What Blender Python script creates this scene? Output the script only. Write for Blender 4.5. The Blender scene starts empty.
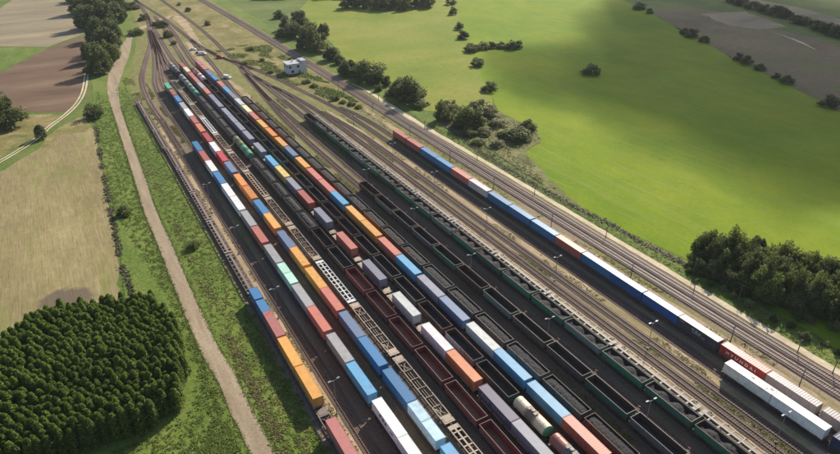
import bpy, bmesh, math, random
import numpy as np
from mathutils import Vector, noise as mnoise

R = math.radians
random.seed(7)
rng = np.random.default_rng(11)
SC = bpy.context.scene
COL = SC.collection

# ------------------------------------------------------------------ camera
# world: +Y runs along the yard tracks (away), +X across them to the right, z up, metres
CAM_H = 106.0
FPX = 625.0                      # focal length in pixels of an 840 px wide picture
PITCH = math.atan(346.0 / FPX)
YAW = R(29.8525)                 # heading turned from +Y towards +X
cam_d = bpy.data.cameras.new('camera')
cam = bpy.data.objects.new('camera', cam_d)
COL.objects.link(cam)
cam.location = (0, 0, CAM_H)
cam.rotation_euler = (R(90) - PITCH, 0, -YAW)
cam_d.sensor_width = 36.0
cam_d.lens = FPX / 840.0 * 36.0
cam_d.clip_start = 1.0
cam_d.clip_end = 20000
SC.camera = cam

# ------------------------------------------------------------------ light
SUN = Vector((5.14, 3.48, 3.9)).normalized()
SUN_EL = math.asin(SUN.z)
SUN_ROT = math.atan2(SUN.x, SUN.y)
world = bpy.data.worlds.new('World')
SC.world = world
world.use_nodes = True
wn = world.node_tree
wn.nodes.clear()
sky = wn.nodes.new('ShaderNodeTexSky')
sky.sky_type = 'NISHITA'
sky.sun_disc = False
sky.sun_elevation = SUN_EL
sky.sun_rotation = SUN_ROT
sky.altitude = 100
sky.dust_density = 1.5
bg = wn.nodes.new('ShaderNodeBackground')
bg.inputs['Strength'].default_value = 0.10
wo = wn.nodes.new('ShaderNodeOutputWorld')
wn.links.new(sky.outputs[0], bg.inputs[0])
wn.links.new(bg.outputs[0], wo.inputs[0])
sun_d = bpy.data.lights.new('sun', 'SUN')
sun_d.energy = 4.9
sun_d.angle = R(0.5)
sun_d.color = (1.0, 0.92, 0.77)
sun = bpy.data.objects.new('sun', sun_d)
COL.objects.link(sun)
sun.rotation_euler = (-SUN).to_track_quat('-Z', 'Y').to_euler()
SC.view_settings.view_transform = 'Standard'
SC.view_settings.look = 'None'
SC.view_settings.gamma = 1
SC.view_settings.use_curve_mapping = False
SC.view_settings.exposure = 0.58
SC.cycles.max_bounces = 6
SC.cycles.transparent_max_bounces = 8

# ------------------------------------------------------------------ survey: photo points on level ground
_vd = np.array([math.sin(-YAW), math.cos(-YAW)])
_pd = np.array([_vd[1], -_vd[0]])
def W(px, py, z=0.0):
    a = (px - 420) / FPX; b = (py - 227) / FPX
    d = np.array([a, math.cos(PITCH) - b * math.sin(PITCH), -(math.sin(PITCH) + b * math.cos(PITCH))])
    g = d[:2] * (CAM_H - z) / (-d[2])
    return float(g @ _pd), float(g @ _vd)

# ------------------------------------------------------------------ clouds: they stand between the sun and the far fields
def cloud(name, foot, base, thick, density, cell=22.0, soft=70.0):
    """foot: outline of the shadow on the ground; the cloud floats where the sun's rays to it pass the given height"""
    off = np.array([SUN.x, SUN.y]) / SUN.z * base
    pts = np.array(foot)
    x0, y0 = pts.min(0) - cell; x1, y1 = pts.max(0) + cell
    nx = int((x1 - x0) / cell) + 1; ny = int((y1 - y0) / cell) + 1
    def dist(p):
        inside = False; d = 1e9; n = len(pts)
        for i in range(n):
            a = pts[i]; b = pts[(i + 1) % n]
            if (a[1] > p[1]) != (b[1] > p[1]) and p[0] < (b[0] - a[0]) * (p[1] - a[1]) / (b[1] - a[1]) + a[0]: inside = not inside
            t = min(1, max(0, np.dot(p - a, b - a) / np.dot(b - a, b - a)))
            d = min(d, np.linalg.norm(p - a - t * (b - a)))
        return d if inside else -d
    vt = {}; vs = []; fs = []
    T = {}
    for j in range(ny):
        for i in range(nx):
            p = np.array([x0 + i * cell, y0 + j * cell])
            d = dist(p) + 22 * mnoise.noise(Vector((p[0] * 0.012, p[1] * 0.012, 5)))
            T[i, j] = max(0.0, min(1.0, d / soft))
            T[i, j] *= (0.75 + 0.5 * mnoise.noise(Vector((p[0] * 0.02, p[1] * 0.02, 1))))
    def vert(i, j, top):
        t = T[i, j]; key = (i, j, top if t > 0 else 0)
        if key not in vt:
            z = base + (thick * t if top else -0.25 * thick * t)
            vt[key] = len(vs); vs.append((x0 + i * cell + off[0], y0 + j * cell + off[1], z))
        return vt[key]
    for j in range(ny - 1):
        for i in range(nx - 1):
            q = [(i, j), (i + 1, j), (i + 1, j + 1), (i, j + 1)]
            if max(T[k] for k in q) <= 0: continue
            fs.append([vert(*k, 1) for k in q]); fs.append([vert(*k, 0) for k in q][::-1])
    me = bpy.data.meshes.new(name); me.from_pydata(vs, [], fs); me.update()
    m = bpy.data.materials.new('cloud_mist'); m.use_nodes = True
    nt = m.node_tree; nt.nodes.clear()
    v = nt.nodes.new('ShaderNodeVolumePrincipled'); v.inputs['Density'].default_value = density; v.inputs['Color'].default_value = (0.95, 0.95, 0.97, 1)
    v.inputs['Anisotropy'].default_value = 0.5
    o = nt.nodes.new('ShaderNodeOutputMaterial'); nt.links.new(v.outputs[0], o.inputs['Volume'])
    me.materials.append(m)
    ob = bpy.data.objects.new(name, me); COL.objects.link(ob); ob['kind'] = 'structure'
    return ob
cloud('cloud', [W(*q) for q in [(480, 52), (530, 74), (600, 96), (680, 127), (760, 157), (840, 188), (1000, 220), (1150, 190), (1100, 50), (840, -2), (740, -20), (640, -20), (590, 2), (572, 32), (525, 46)]], 520.0, 90.0, 0.018, soft=45.0)

# ------------------------------------------------------------------ materials
def newmat(name):
    m = bpy.data.materials.new(name)
    m.use_nodes = True
    nt = m.node_tree
    p = nt.nodes['Principled BSDF']
    return m, nt, p

def nd(nt, t, **kw):
    n = nt.nodes.new(t)
    for k, v in kw.items():
        setattr(n, k, v)
    return n

def pos_noise(nt, scale, stretch=(1, 1, 1), detail=5, rough=0.6, coord='POS', rot=0.0, dist=0.0):
    if coord == 'POS':
        c = nd(nt, 'ShaderNodeNewGeometry').outputs['Position']
    else:
        c = nd(nt, 'ShaderNodeTexCoord').outputs['Object']
    mp = nd(nt, 'ShaderNodeMapping')
    mp.inputs['Scale'].default_value = stretch
    mp.inputs['Rotation'].default_value = (0, 0, rot)
    nt.links.new(c, mp.inputs['Vector'])
    n = nd(nt, 'ShaderNodeTexNoise')
    n.inputs['Scale'].default_value = scale
    n.inputs['Detail'].default_value = detail
    n.inputs['Roughness'].default_value = rough
    n.inputs['Distortion'].default_value = dist
    nt.links.new(mp.outputs[0], n.inputs['Vector'])
    return n.outputs['Fac']

def ramp(nt, fac, stops, interp='LINEAR'):
    r = nd(nt, 'ShaderNodeValToRGB')
    r.color_ramp.interpolation = interp
    e = r.color_ramp.elements
    while len(e) < len(stops):
        e.new(0.5)
    for el, (p, c) in zip(e, stops):
        el.position = p
        el.color = (*c, 1) if len(c) == 3 else c
    nt.links.new(fac, r.inputs[0])
    return r.outputs[0]

def mixc(nt, fac, a, b, mode='MIX'):
    n = nd(nt, 'ShaderNodeMix', data_type='RGBA', blend_type=mode)
    for s, v in ((n.inputs[0], fac), (n.inputs[6], a), (n.inputs[7], b)):
        if hasattr(v, 'is_linked'):
            nt.links.new(v, s)
        elif isinstance(v, (int, float)):
            s.default_value = v
        else:
            s.default_value = (*v, 1)
    return n.outputs[2]

def mathn(nt, op, a, b=0.0, c=None):
    n = nd(nt, 'ShaderNodeMath', operation=op)
    for i, v in enumerate((a, b) if c is None else (a, b, c)):
        if hasattr(v, 'is_linked'):
            nt.links.new(v, n.inputs[i])
        else:
            n.inputs[i].default_value = v
    return n.outputs[0]

def g3(v):
    return (v, v, v)

def ground_mat(name, stops, scale, stretch=(1, 1, 1), fine=1.2, fine_amt=0.35, fine_stretch=(1, 1, 1), patches=None,
               rot=0.0, bump=0.3, rough=0.95, dist=0.3, sheen=0.0):
    m, nt, p = newmat(name)
    big = pos_noise(nt, scale, stretch, 6, 0.62, rot=rot, dist=dist)
    c = ramp(nt, big, stops)
    fn = pos_noise(nt, fine, fine_stretch, 6, 0.7, rot=rot)
    f = ramp(nt, fn, [(0.25, g3(1 - fine_amt)), (0.75, g3(1 + fine_amt))])
    c = mixc(nt, 1.0, c, f, 'MULTIPLY')
    if patches:
        for (psc, pst, thr0, thr1, colr, amt) in patches:
            pn = pos_noise(nt, psc, pst, 5, 0.65, rot=rot, dist=0.5)
            pf = ramp(nt, pn, [(thr0, (0, 0, 0)), (thr1, g3(amt))])
            c = mixc(nt, pf, c, colr)
    nt.links.new(c, p.inputs['Base Color'])
    p.inputs['Roughness'].default_value = rough
    p.inputs['Specular IOR Level'].default_value = 0.15
    if bump:
        b = nd(nt, 'ShaderNodeBump')
        b.inputs['Strength'].default_value = bump
        b.inputs['Distance'].default_value = 0.35
        nt.links.new(fn, b.inputs['Height'])
        nt.links.new(b.outputs[0], p.inputs['Normal'])
    return m

def paint(name, col, rough=0.5, dirt=0.35, dcol=(0.14, 0.11, 0.09), metal=0.0, spec=0.5, scale=0.9):
    m, nt, p = newmat(name)
    # long grime streaks and blotches, different on every object
    oi = nd(nt, 'ShaderNodeObjectInfo')
    tc = nd(nt, 'ShaderNodeTexCoord')
    add = nd(nt, 'ShaderNodeVectorMath', operation='ADD')
    cv = nd(nt, 'ShaderNodeCombineXYZ')
    k = mathn(nt, 'MULTIPLY', oi.outputs['Random'], 57.0)
    for i in range(3):
        nt.links.new(k, cv.inputs[i])
    nt.links.new(tc.outputs['Object'], add.inputs[0])
    nt.links.new(cv.outputs[0], add.inputs[1])
    n = nd(nt, 'ShaderNodeTexNoise')
    n.inputs['Scale'].default_value = scale
    n.inputs['Detail'].default_value = 7
    n.inputs['Roughness'].default_value = 0.7
    nt.links.new(add.outputs[0], n.inputs['Vector'])
    f = ramp(nt, n.outputs['Fac'], [(0.42, (0, 0, 0)), (0.78, g3(dirt))])
    c = mixc(nt, f, col, dcol)
    v = mathn(nt, 'MULTIPLY_ADD', oi.outputs['Random'], 0.28, 0.86)
    hs = nd(nt, 'ShaderNodeHueSaturation')
    nt.links.new(v, hs.inputs['Value'])
    nt.links.new(c, hs.inputs['Color'])
    nt.links.new(hs.outputs[0], p.inputs['Base Color'])
    p.inputs['Roughness'].default_value = rough
    p.inputs['Metallic'].default_value = metal
    p.inputs['Specular IOR Level'].default_value = spec
    return m

def leafmat(name, dark, light, trans=0.25):
    m, nt, p = newmat(name)
    ge = nd(nt, 'ShaderNodeNewGeometry')
    oi = nd(nt, 'ShaderNodeObjectInfo')
    c = ramp(nt, ge.outputs['Random Per Island'], [(0.0, dark), (1.0, light)])
    v = mathn(nt, 'MULTIPLY_ADD', oi.outputs['Random'], 0.5, 0.75)
    hs = nd(nt, 'ShaderNodeHueSaturation')
    nt.links.new(v, hs.inputs['Value'])
    nt.links.new(c, hs.inputs['Color'])
    nt.links.new(hs.outputs[0], p.inputs['Base Color'])
    p.inputs['Roughness'].default_value = 0.6
    p.inputs['Specular IOR Level'].default_value = 0.2
    tr = nd(nt, 'ShaderNodeBsdfTranslucent')
    nt.links.new(hs.outputs[0], tr.inputs[0])
    mx = nd(nt, 'ShaderNodeMixShader')
    mx.inputs[0].default_value = trans
    out = nt.nodes['Material Output']
    nt.links.new(p.outputs[0], mx.inputs[1])
    nt.links.new(tr.outputs[0], mx.inputs[2])
    nt.links.new(mx.outputs[0], out.inputs[0])
    return m

CC = {  # container paints, real-world paint colours
    'salmon': (0.47, 0.15, 0.11), 'pink': (0.42, 0.15, 0.14), 'red': (0.40, 0.05, 0.045), 'crimson': (0.50, 0.05, 0.07),
    'brick red': (0.36, 0.10, 0.075), 'orange': (0.62, 0.22, 0.05), 'amber': (0.66, 0.32, 0.075), 'blue': (0.04, 0.17, 0.36),
    'light blue': (0.10, 0.31, 0.52), 'royal blue': (0.02, 0.09, 0.30), 'navy': (0.025, 0.04, 0.11), 'slate blue': (0.12, 0.175, 0.29),
    'lavender': (0.215, 0.215, 0.27), 'grey': (0.33, 0.32, 0.33), 'pale grey': (0.48, 0.50, 0.50), 'white': (0.80, 0.79, 0.77),
    'cream': (0.74, 0.60, 0.36), 'yellow': (0.70, 0.52, 0.16), 'green': (0.07, 0.32, 0.18), 'mint': (0.42, 0.66, 0.55),
    'pale blue': (0.45, 0.62, 0.74), 'black': (0.05, 0.055, 0.075), 'brown grey': (0.30, 0.25, 0.25), 'dark orange': (0.58, 0.20, 0.09),
    'pinkish white': (0.62, 0.54, 0.56), 'purple': (0.105, 0.095, 0.15),
}
MC = {k: paint('paint_' + k.replace(' ', '_'), c, 0.45, 0.5, spec=0.36, scale=0.7) for k, c in CC.items()}
MC['rusty white'] = paint('paint_rusty_white', (0.74, 0.72, 0.68), 0.45, 0.9, (0.42, 0.30, 0.18), scale=0.55)
WAG = {  # wagon bodies
    'tan': (0.36, 0.28, 0.21), 'pale': (0.23, 0.20, 0.18), 'white-grey': (0.62, 0.66, 0.68), 'brown': (0.17, 0.11, 0.095), 'mauve': (0.20, 0.15, 0.128),
    'maroon': (0.19, 0.045, 0.04), 'rust': (0.20, 0.09, 0.06), 'green': (0.035, 0.19, 0.105), 'dark green': (0.035, 0.12, 0.085), 'grey-green': (0.15, 0.22, 0.19),
    'charcoal': (0.08, 0.075, 0.07), 'grey': (0.14, 0.14, 0.15), 'olive': (0.10, 0.10, 0.065), 'dark brown': (0.075, 0.05, 0.045),
    'blue-grey': (0.15, 0.18, 0.24),
}
MW = {k: paint('wagon_' + k.replace(' ', '_').replace('-', '_'), c, 0.62, 0.55, (0.09, 0.07, 0.06), scale=1.4) for k, c in WAG.items()}
M_RIM = paint('worn_rim_steel', (0.22, 0.19, 0.165), 0.6, 0.6, scale=1.5)
M_RIMDK = paint('rim_dark', (0.12, 0.11, 0.10), 0.6, 0.4)
M_BOGIE = paint('bogie_iron', (0.045, 0.038, 0.034), 0.75, 0.4, (0.12, 0.06, 0.03))
M_DUST = paint('coal_dusted_steel', (0.06, 0.048, 0.042), 0.85, 0.5, (0.08, 0.05, 0.035))
M_RAIL = paint('rail_steel', (0.30, 0.23, 0.20), 0.5, 0.4, (0.16, 0.08, 0.05))
M_RAILRUST = paint('rail_rusty', (0.15, 0.09, 0.065), 0.6, 0.4)
M_LAMP = paint('lamp_post_steel', (0.20, 0.20, 0.20), 0.5, 0.2)
M_LAMPHEAD = paint('lamp_head_grey', (0.36, 0.38, 0.40), 0.35, 0.1)
M_TIMBER = paint('pole_timber', (0.13, 0.10, 0.08), 0.8, 0.3)
M_GLASS, _nt, _p = newmat('window_glass')
_p.inputs['Base Color'].default_value = (0.03, 0.035, 0.04, 1); _p.inputs['Roughness'].default_value = 0.08
M_TYRE = paint('tyre_rubber', (0.02, 0.02, 0.02), 0.8, 0.2)
M_WALL = paint('building_render', (0.62, 0.61, 0.60), 0.85, 0.25, (0.30, 0.28, 0.26), scale=0.6)
M_ROOF = paint('roof_felt', (0.33, 0.34, 0.36), 0.8, 0.3, scale=0.6)
M_TEXTW = paint('white_lettering', (0.78, 0.74, 0.74), 0.6, 0.15)
M_TEXTD = paint('dark_lettering', (0.04, 0.05, 0.08), 0.6, 0.15)

def coal_mat():
    m, nt, p = newmat('coal')
    n = pos_noise(nt, 2.6, (1, 1, 1), 8, 0.85)
    c = ramp(nt, n, [(0.36, (0.016, 0.015, 0.016)), (0.55, (0.045, 0.042, 0.045)), (0.74, (0.11, 0.10, 0.105))])
    nt.links.new(c, p.inputs['Base Color'])
    p.inputs['Roughness'].default_value = 0.75
    p.inputs['Specular IOR Level'].default_value = 0.3
    b = nd(nt, 'ShaderNodeBump'); b.inputs['Strength'].default_value = 0.9; b.inputs['Distance'].default_value = 0.5
    nt.links.new(n, b.inputs['Height']); nt.links.new(b.outputs[0], p.inputs['Normal'])
    return m
M_COAL = coal_mat()

# ground materials
G_BASE = ground_mat('meadow_grass', [(0.25, (0.060, 0.095, 0.020)), (0.5, (0.095, 0.135, 0.028)), (0.75, (0.16, 0.17, 0.055))], 0.03, fine=0.55, fine_amt=0.4,
                    patches=[(0.02, (1, 1, 1), 0.55, 0.75, (0.17, 0.14, 0.06), 0.6)])
G_VERGE = ground_mat('verge_grass', [(0.28, (0.075, 0.115, 0.02)), (0.5, (0.115, 0.16, 0.03)), (0.74, (0.18, 0.20, 0.052))], 0.07, (1, 0.4, 1), fine=0.9, fine_amt=0.5, bump=0.8,
                     patches=[(0.16, (1, 0.3, 1), 0.56, 0.72, (0.14, 0.10, 0.05), 0.55)])
def field_mat():
    m, nt, p = newmat('green_field')
    rot = R(-4)
    c = ramp(nt, pos_noise(nt, 0.014, (1.2, 0.7, 1), 6, 0.62, rot=rot, dist=0.3), [(0.3, (0.112, 0.188, 0.008)), (0.5, (0.150, 0.212, 0.009)), (0.7, (0.195, 0.228, 0.012))])
    # mottled growth
    n = pos_noise(nt, 0.09, (1, 0.6, 1), 8, 0.72, rot=rot)
    c = mixc(nt, 1.0, c, ramp(nt, n, [(0.3, (0.82, 0.87, 0.8)), (0.7, (1.17, 1.11, 1.2))]), 'MULTIPLY')
    n = pos_noise(nt, 0.9, (1.2, 0.5, 1), 6, 0.8, rot=rot)
    c = mixc(nt, 1.0, c, ramp(nt, n, [(0.3, g3(0.84)), (0.7, g3(1.16))]), 'MULTIPLY')
    # pale dried swathes left by mowing, and wheel lines at working width
    sw = pos_noise(nt, 0.055, (2.2, 0.09, 1), 6, 0.7, rot=rot, dist=0.2)
    c = mixc(nt, ramp(nt, sw, [(0.56, (0, 0, 0)), (0.72, g3(0.5))]), c, (0.21, 0.225, 0.055))
    ge = nd(nt, 'ShaderNodeNewGeometry'); mp = nd(nt, 'ShaderNodeMapping'); mp.inputs['Rotation'].default_value = (0, 0, rot)
    nt.links.new(ge.outputs['Position'], mp.inputs[0])
    wv = nd(nt, 'ShaderNodeTexWave'); wv.bands_direction = 'X'; wv.inputs['Scale'].default_value = 0.028; wv.inputs['Distortion'].default_value = 0.8
    wv.inputs['Detail'].default_value = 2; wv.inputs['Detail Scale'].default_value = 0.4
    nt.links.new(mp.outputs[0], wv.inputs['Vector'])
    ln = ramp(nt, wv.outputs['Fac'], [(0.965, (0, 0, 0)), (0.995, (1, 1, 1))])
    brk = ramp(nt, pos_noise(nt, 0.03, (1, 0.5, 1), 4), [(0.45, (0, 0, 0)), (0.6, g3(0.45))])
    c = mixc(nt, mathn(nt, 'MULTIPLY', ln, brk), c, (0.20, 0.23, 0.07))
    dk = pos_noise(nt, 0.035, (1, 1, 1), 6, 0.7, dist=0.8)
    c = mixc(nt, ramp(nt, dk, [(0.64, (0, 0, 0)), (0.80, g3(0.35))]), c, (0.075, 0.115, 0.02))
    nt.links.new(c, p.inputs['Base Color'])
    p.inputs['Roughness'].default_value = 0.95; p.inputs['Specular IOR Level'].default_value = 0.1
    return m
G_FIELD = field_mat()
G_MEADOW2 = ground_mat('hay_meadow', [(0.3, (0.112, 0.165, 0.013)), (0.5, (0.165, 0.196, 0.020)), (0.7, (0.225, 0.218, 0.045))], 0.016, fine=0.3, fine_amt=0.2, bump=0.15)
def stubble_mat():
    m, nt, p = newmat('stubble')
    big = ramp(nt, pos_noise(nt, 0.05, (1, 0.35, 1), 6, 0.65, rot=R(14)), [(0.28, (0.165, 0.138, 0.066)), (0.5, (0.24, 0.195, 0.098)), (0.74, (0.325, 0.265, 0.138))])
    f1 = pos_noise(nt, 1.7, (1.0, 0.05, 1), 7, 0.75, rot=R(10))
    c = mixc(nt, 1.0, big, ramp(nt, f1, [(0.25, g3(0.7)), (0.75, g3(1.3))]), 'MULTIPLY')
    f2 = pos_noise(nt, 0.55, (1, 0.5, 1), 7, 0.8)
    c = mixc(nt, 1.0, c, ramp(nt, f2, [(0.3, g3(0.8)), (0.7, g3(1.2))]), 'MULTIPLY')
    gr = pos_noise(nt, 0.10, (1.3, 0.22, 1), 7, 0.7, rot=R(3), dist=0.6)
    c = mixc(nt, ramp(nt, gr, [(0.52, (0, 0, 0)), (0.70, g3(0.8))]), c, (0.16, 0.185, 0.04))
    # damp hollow near the plantation
    ge = nd(nt, 'ShaderNodeNewGeometry'); mp = nd(nt, 'ShaderNodeMapping')
    cx, cy = W(66, 300)
    mp.inputs['Location'].default_value = (-cx / 8.2, -cy / 7.5, 0); mp.inputs['Scale'].default_value = (1 / 8.2, 1 / 7.5, 0)
    nt.links.new(ge.outputs['Position'], mp.inputs[0])
    ln = nd(nt, 'ShaderNodeVectorMath', operation='LENGTH'); nt.links.new(mp.outputs[0], ln.inputs[0])
    w = mathn(nt, 'MULTIPLY_ADD', pos_noise(nt, 0.22, (1, 1, 1), 5, 0.6), 0.9, -0.45)
    d = mathn(nt, 'ADD', ln.outputs['Value'], w)
    c = mixc(nt, ramp(nt, d, [(0.75, g3(0.85)), (1.05, (0, 0, 0))]), c, (0.115, 0.088, 0.068))
    nt.links.new(c, p.inputs['Base Color'])
    p.inputs['Roughness'].default_value = 0.95; p.inputs['Specular IOR Level'].default_value = 0.1
    b = nd(nt, 'ShaderNodeBump'); b.inputs['Strength'].default_value = 0.5; b.inputs['Distance'].default_value = 0.3
    nt.links.new(f1, b.inputs['Height']); nt.links.new(b.outputs[0], p.inputs['Normal'])
    return m
G_STUBBLE = stubble_mat()
G_PLOUGH = ground_mat('ploughed_soil', [(0.3, (0.10, 0.062, 0.042)), (0.5, (0.14, 0.088, 0.058)), (0.7, (0.19, 0.128, 0.084))], 0.022, (0.6, 1.6, 1), fine=0.5, fine_amt=0.18, fine_stretch=(0.15, 1.6, 1), rot=R(-22), bump=0.3)
G_FALLOW = ground_mat('fallow_field', [(0.3, (0.155, 0.13, 0.085)), (0.5, (0.23, 0.19, 0.125)), (0.7, (0.32, 0.26, 0.16))], 0.018, (0.5, 1.6, 1), fine=0.3, fine_amt=0.2, fine_stretch=(0.2, 1.5, 1), rot=R(-22), bump=0.15)
G_BOG = ground_mat('dark_fallow', [(0.3, (0.11, 0.082, 0.046)), (0.5, (0.15, 0.115, 0.066)), (0.72, (0.16, 0.15, 0.055))], 0.018, fine=0.25, fine_amt=0.3, bump=0.2,
                   patches=[(0.022, (1, 1, 1), 0.50, 0.66, (0.11, 0.135, 0.035), 0.75)])
G_ROAD = ground_mat('dirt_road', [(0.28, (0.215, 0.165, 0.108)), (0.5, (0.285, 0.222, 0.152)), (0.74, (0.365, 0.292, 0.205))], 0.2, (1.6, 0.2, 1), fine=1.3, fine_amt=0.22,
                    patches=[(0.22, (1, 0.6, 1), 0.64, 0.76, (0.22, 0.16, 0.115), 0.7)], bump=0.25)
G_SAND = ground_mat('pale_sand', [(0.3, (0.42, 0.34, 0.24)), (0.55, (0.52, 0.43, 0.31)), (0.75, (0.60, 0.52, 0.39))], 0.15, fine=1.0, fine_amt=0.2, bump=0.2,
                    patches=[(0.16, (1, 0.4, 1), 0.60, 0.72, (0.23, 0.21, 0.09), 0.7)])
G_SANDY = ground_mat('sandy_ground', [(0.3, (0.26, 0.19, 0.12)), (0.55, (0.36, 0.27, 0.17)), (0.75, (0.44, 0.34, 0.23))], 0.06, fine=0.7, fine_amt=0.25, bump=0.2,
                     patches=[(0.07, (1, 0.5, 1), 0.52, 0.68, (0.16, 0.155, 0.05), 0.8)])
G_BALLAST = ground_mat('track_ballast', [(0.3, (0.095, 0.068, 0.055)), (0.5, (0.140, 0.101, 0.080)), (0.72, (0.195, 0.142, 0.110))], 0.1, (1, 0.2, 1), fine=2.2, fine_amt=0.35, bump=0.6,
                       patches=[(0.12, (1, 0.15, 1), 0.60, 0.74, (0.16, 0.15, 0.05), 0.5), (0.25, (1, 0.2, 1), 0.62, 0.75, (0.06, 0.05, 0.045), 0.7)])
G_MAINBALLAST = ground_mat('main_line_ballast', [(0.3, (0.15, 0.105, 0.085)), (0.5, (0.20, 0.145, 0.115)), (0.72, (0.25, 0.185, 0.15))], 0.1, (1, 0.2, 1), fine=2.2, fine_amt=0.3, bump=0.6)
G_SLEEPER = ground_mat('sleeper_wood', [(0.3, (0.085, 0.062, 0.05)), (0.7, (0.17, 0.125, 0.10))], 0.6, fine=2, fine_amt=0.3)
G_CONCRETE = ground_mat('sleeper_concrete', [(0.3, (0.25, 0.195, 0.165)), (0.7, (0.38, 0.31, 0.265))], 0.6, fine=2, fine_amt=0.25)
G_SCRUB = ground_mat('dry_scrub', [(0.28, (0.105, 0.105, 0.032)), (0.5, (0.18, 0.155, 0.055)), (0.74, (0.30, 0.235, 0.115))], 0.045, fine=0.5, fine_amt=0.4, bump=0.6,
                     patches=[(0.05, (1, 1, 1), 0.54, 0.68, (0.36, 0.27, 0.15), 0.7), (0.09, (1, 1, 1), 0.56, 0.66, (0.085, 0.11, 0.025), 0.75)])

def yard_mat():
    m, nt, p = newmat('yard_ground')
    ge = nd(nt, 'ShaderNodeNewGeometry')
    sp = nd(nt, 'ShaderNodeSeparateXYZ')
    nt.links.new(ge.outputs['Position'], sp.inputs[0])
    base = ramp(nt, pos_noise(nt, 0.09, (1, 0.25, 1), 6, 0.65), [(0.28, (0.14, 0.105, 0.078)), (0.5, (0.225, 0.17, 0.12)), (0.74, (0.33, 0.255, 0.18))])
    # mid-yard ground painted darker: coal dust plus the shade between wagon rows
    wob = mathn(nt, 'MULTIPLY_ADD', pos_noise(nt, 0.06, (1, 0.3, 1), 4), 14.0, -7.0)
    xx = mathn(nt, 'ADD', sp.outputs[0], wob)
    yy = mathn(nt, 'ADD', sp.outputs[1], mathn(nt, 'MULTIPLY', wob, 4.0))
    def mr(v, a, b):
        n = nd(nt, 'ShaderNodeMapRange'); n.interpolation_type = 'SMOOTHSTEP'
        nt.links.new(v, n.inputs[0]); n.inputs[1].default_value = a; n.inputs[2].default_value = b
        return n.outputs[0]
    dark = mathn(nt, 'MULTIPLY', mathn(nt, 'MULTIPLY', mr(xx, 36, 44), mr(xx, 107, 101)), mr(yy, 260, 190))
    dark2 = mathn(nt, 'MULTIPLY', mathn(nt, 'MULTIPLY', mr(xx, 36, 42), mr(xx, 86, 80)), mr(yy, 420, 340))
    dark = mathn(nt, 'MAXIMUM', dark, dark2)
    c = mixc(nt, mathn(nt, 'MULTIPLY', dark, 0.72), base, (0.125, 0.090, 0.066))
    # weeds, thicker in the quiet far part and along strips
    wd = pos_noise(nt, 0.13, (1, 0.22, 1), 6, 0.68, dist=0.4)
    thick = mathn(nt, 'MULTIPLY_ADD', mr(yy, 120, 300), 0.21, 0.03)
    wf = ramp(nt, mathn(nt, 'ADD', wd, thick), [(0.50, (0, 0, 0)), (0.66, g3(0.85))])
    wf2 = mathn(nt, 'MULTIPLY', wf, mathn(nt, 'MULTIPLY_ADD', dark, -0.8, 1.0))
    weed = ramp(nt, pos_noise(nt, 0.35, (1, 0.5, 1)), [(0.3, (0.10, 0.115, 0.028)), (0.7, (0.215, 0.205, 0.06))])
    c = mixc(nt, wf2, c, weed)
    fn = pos_noise(nt, 1.6, (1, 1, 1), 6, 0.72)
    c = mixc(nt, 1.0, c, ramp(nt, fn, [(0.25, g3(0.65)), (0.75, g3(1.35))]), 'MULTIPLY')
    nt.links.new(c, p.inputs['Base Color'])
    p.inputs['Roughness'].default_value = 0.95
    p.inputs['Specular IOR Level'].default_value = 0.15
    b = nd(nt, 'ShaderNodeBump'); b.inputs['Strength'].default_value = 0.5; b.inputs['Distance'].default_value = 0.3
    nt.links.new(fn, b.inputs['Height']); nt.links.new(b.outputs[0], p.inputs['Normal'])
    return m
G_YARD = yard_mat()

# foliage
L_DARK = leafmat('leaves_dark', (0.055, 0.075, 0.025), (0.16, 0.18, 0.062), 0.42)
L_MID = leafmat('leaves_mid', (0.075, 0.105, 0.026), (0.20, 0.225, 0.065), 0.42)
L_PLANT = leafmat('leaves_plantation', (0.07, 0.115, 0.020), (0.20, 0.26, 0.048), 0.5)
L_PALE = leafmat('leaves_pale', (0.13, 0.14, 0.055), (0.27, 0.26, 0.12), 0.35)
L_WEED = leafmat('weeds_green', (0.11, 0.16, 0.03), (0.24, 0.29, 0.065), 0.45)
L_DRY = leafmat('weeds_dry', (0.16, 0.135, 0.055), (0.29, 0.23, 0.10), 0.3)
L_BRUSH = leafmat('brush_grey', (0.07, 0.07, 0.035), (0.20, 0.18, 0.10), 0.25)
M_BARK = paint('bark', (0.11, 0.085, 0.065), 0.9, 0.4)
L_RUST = leafmat('leaves_rust', (0.12, 0.05, 0.02), (0.24, 0.12, 0.04))

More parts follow.
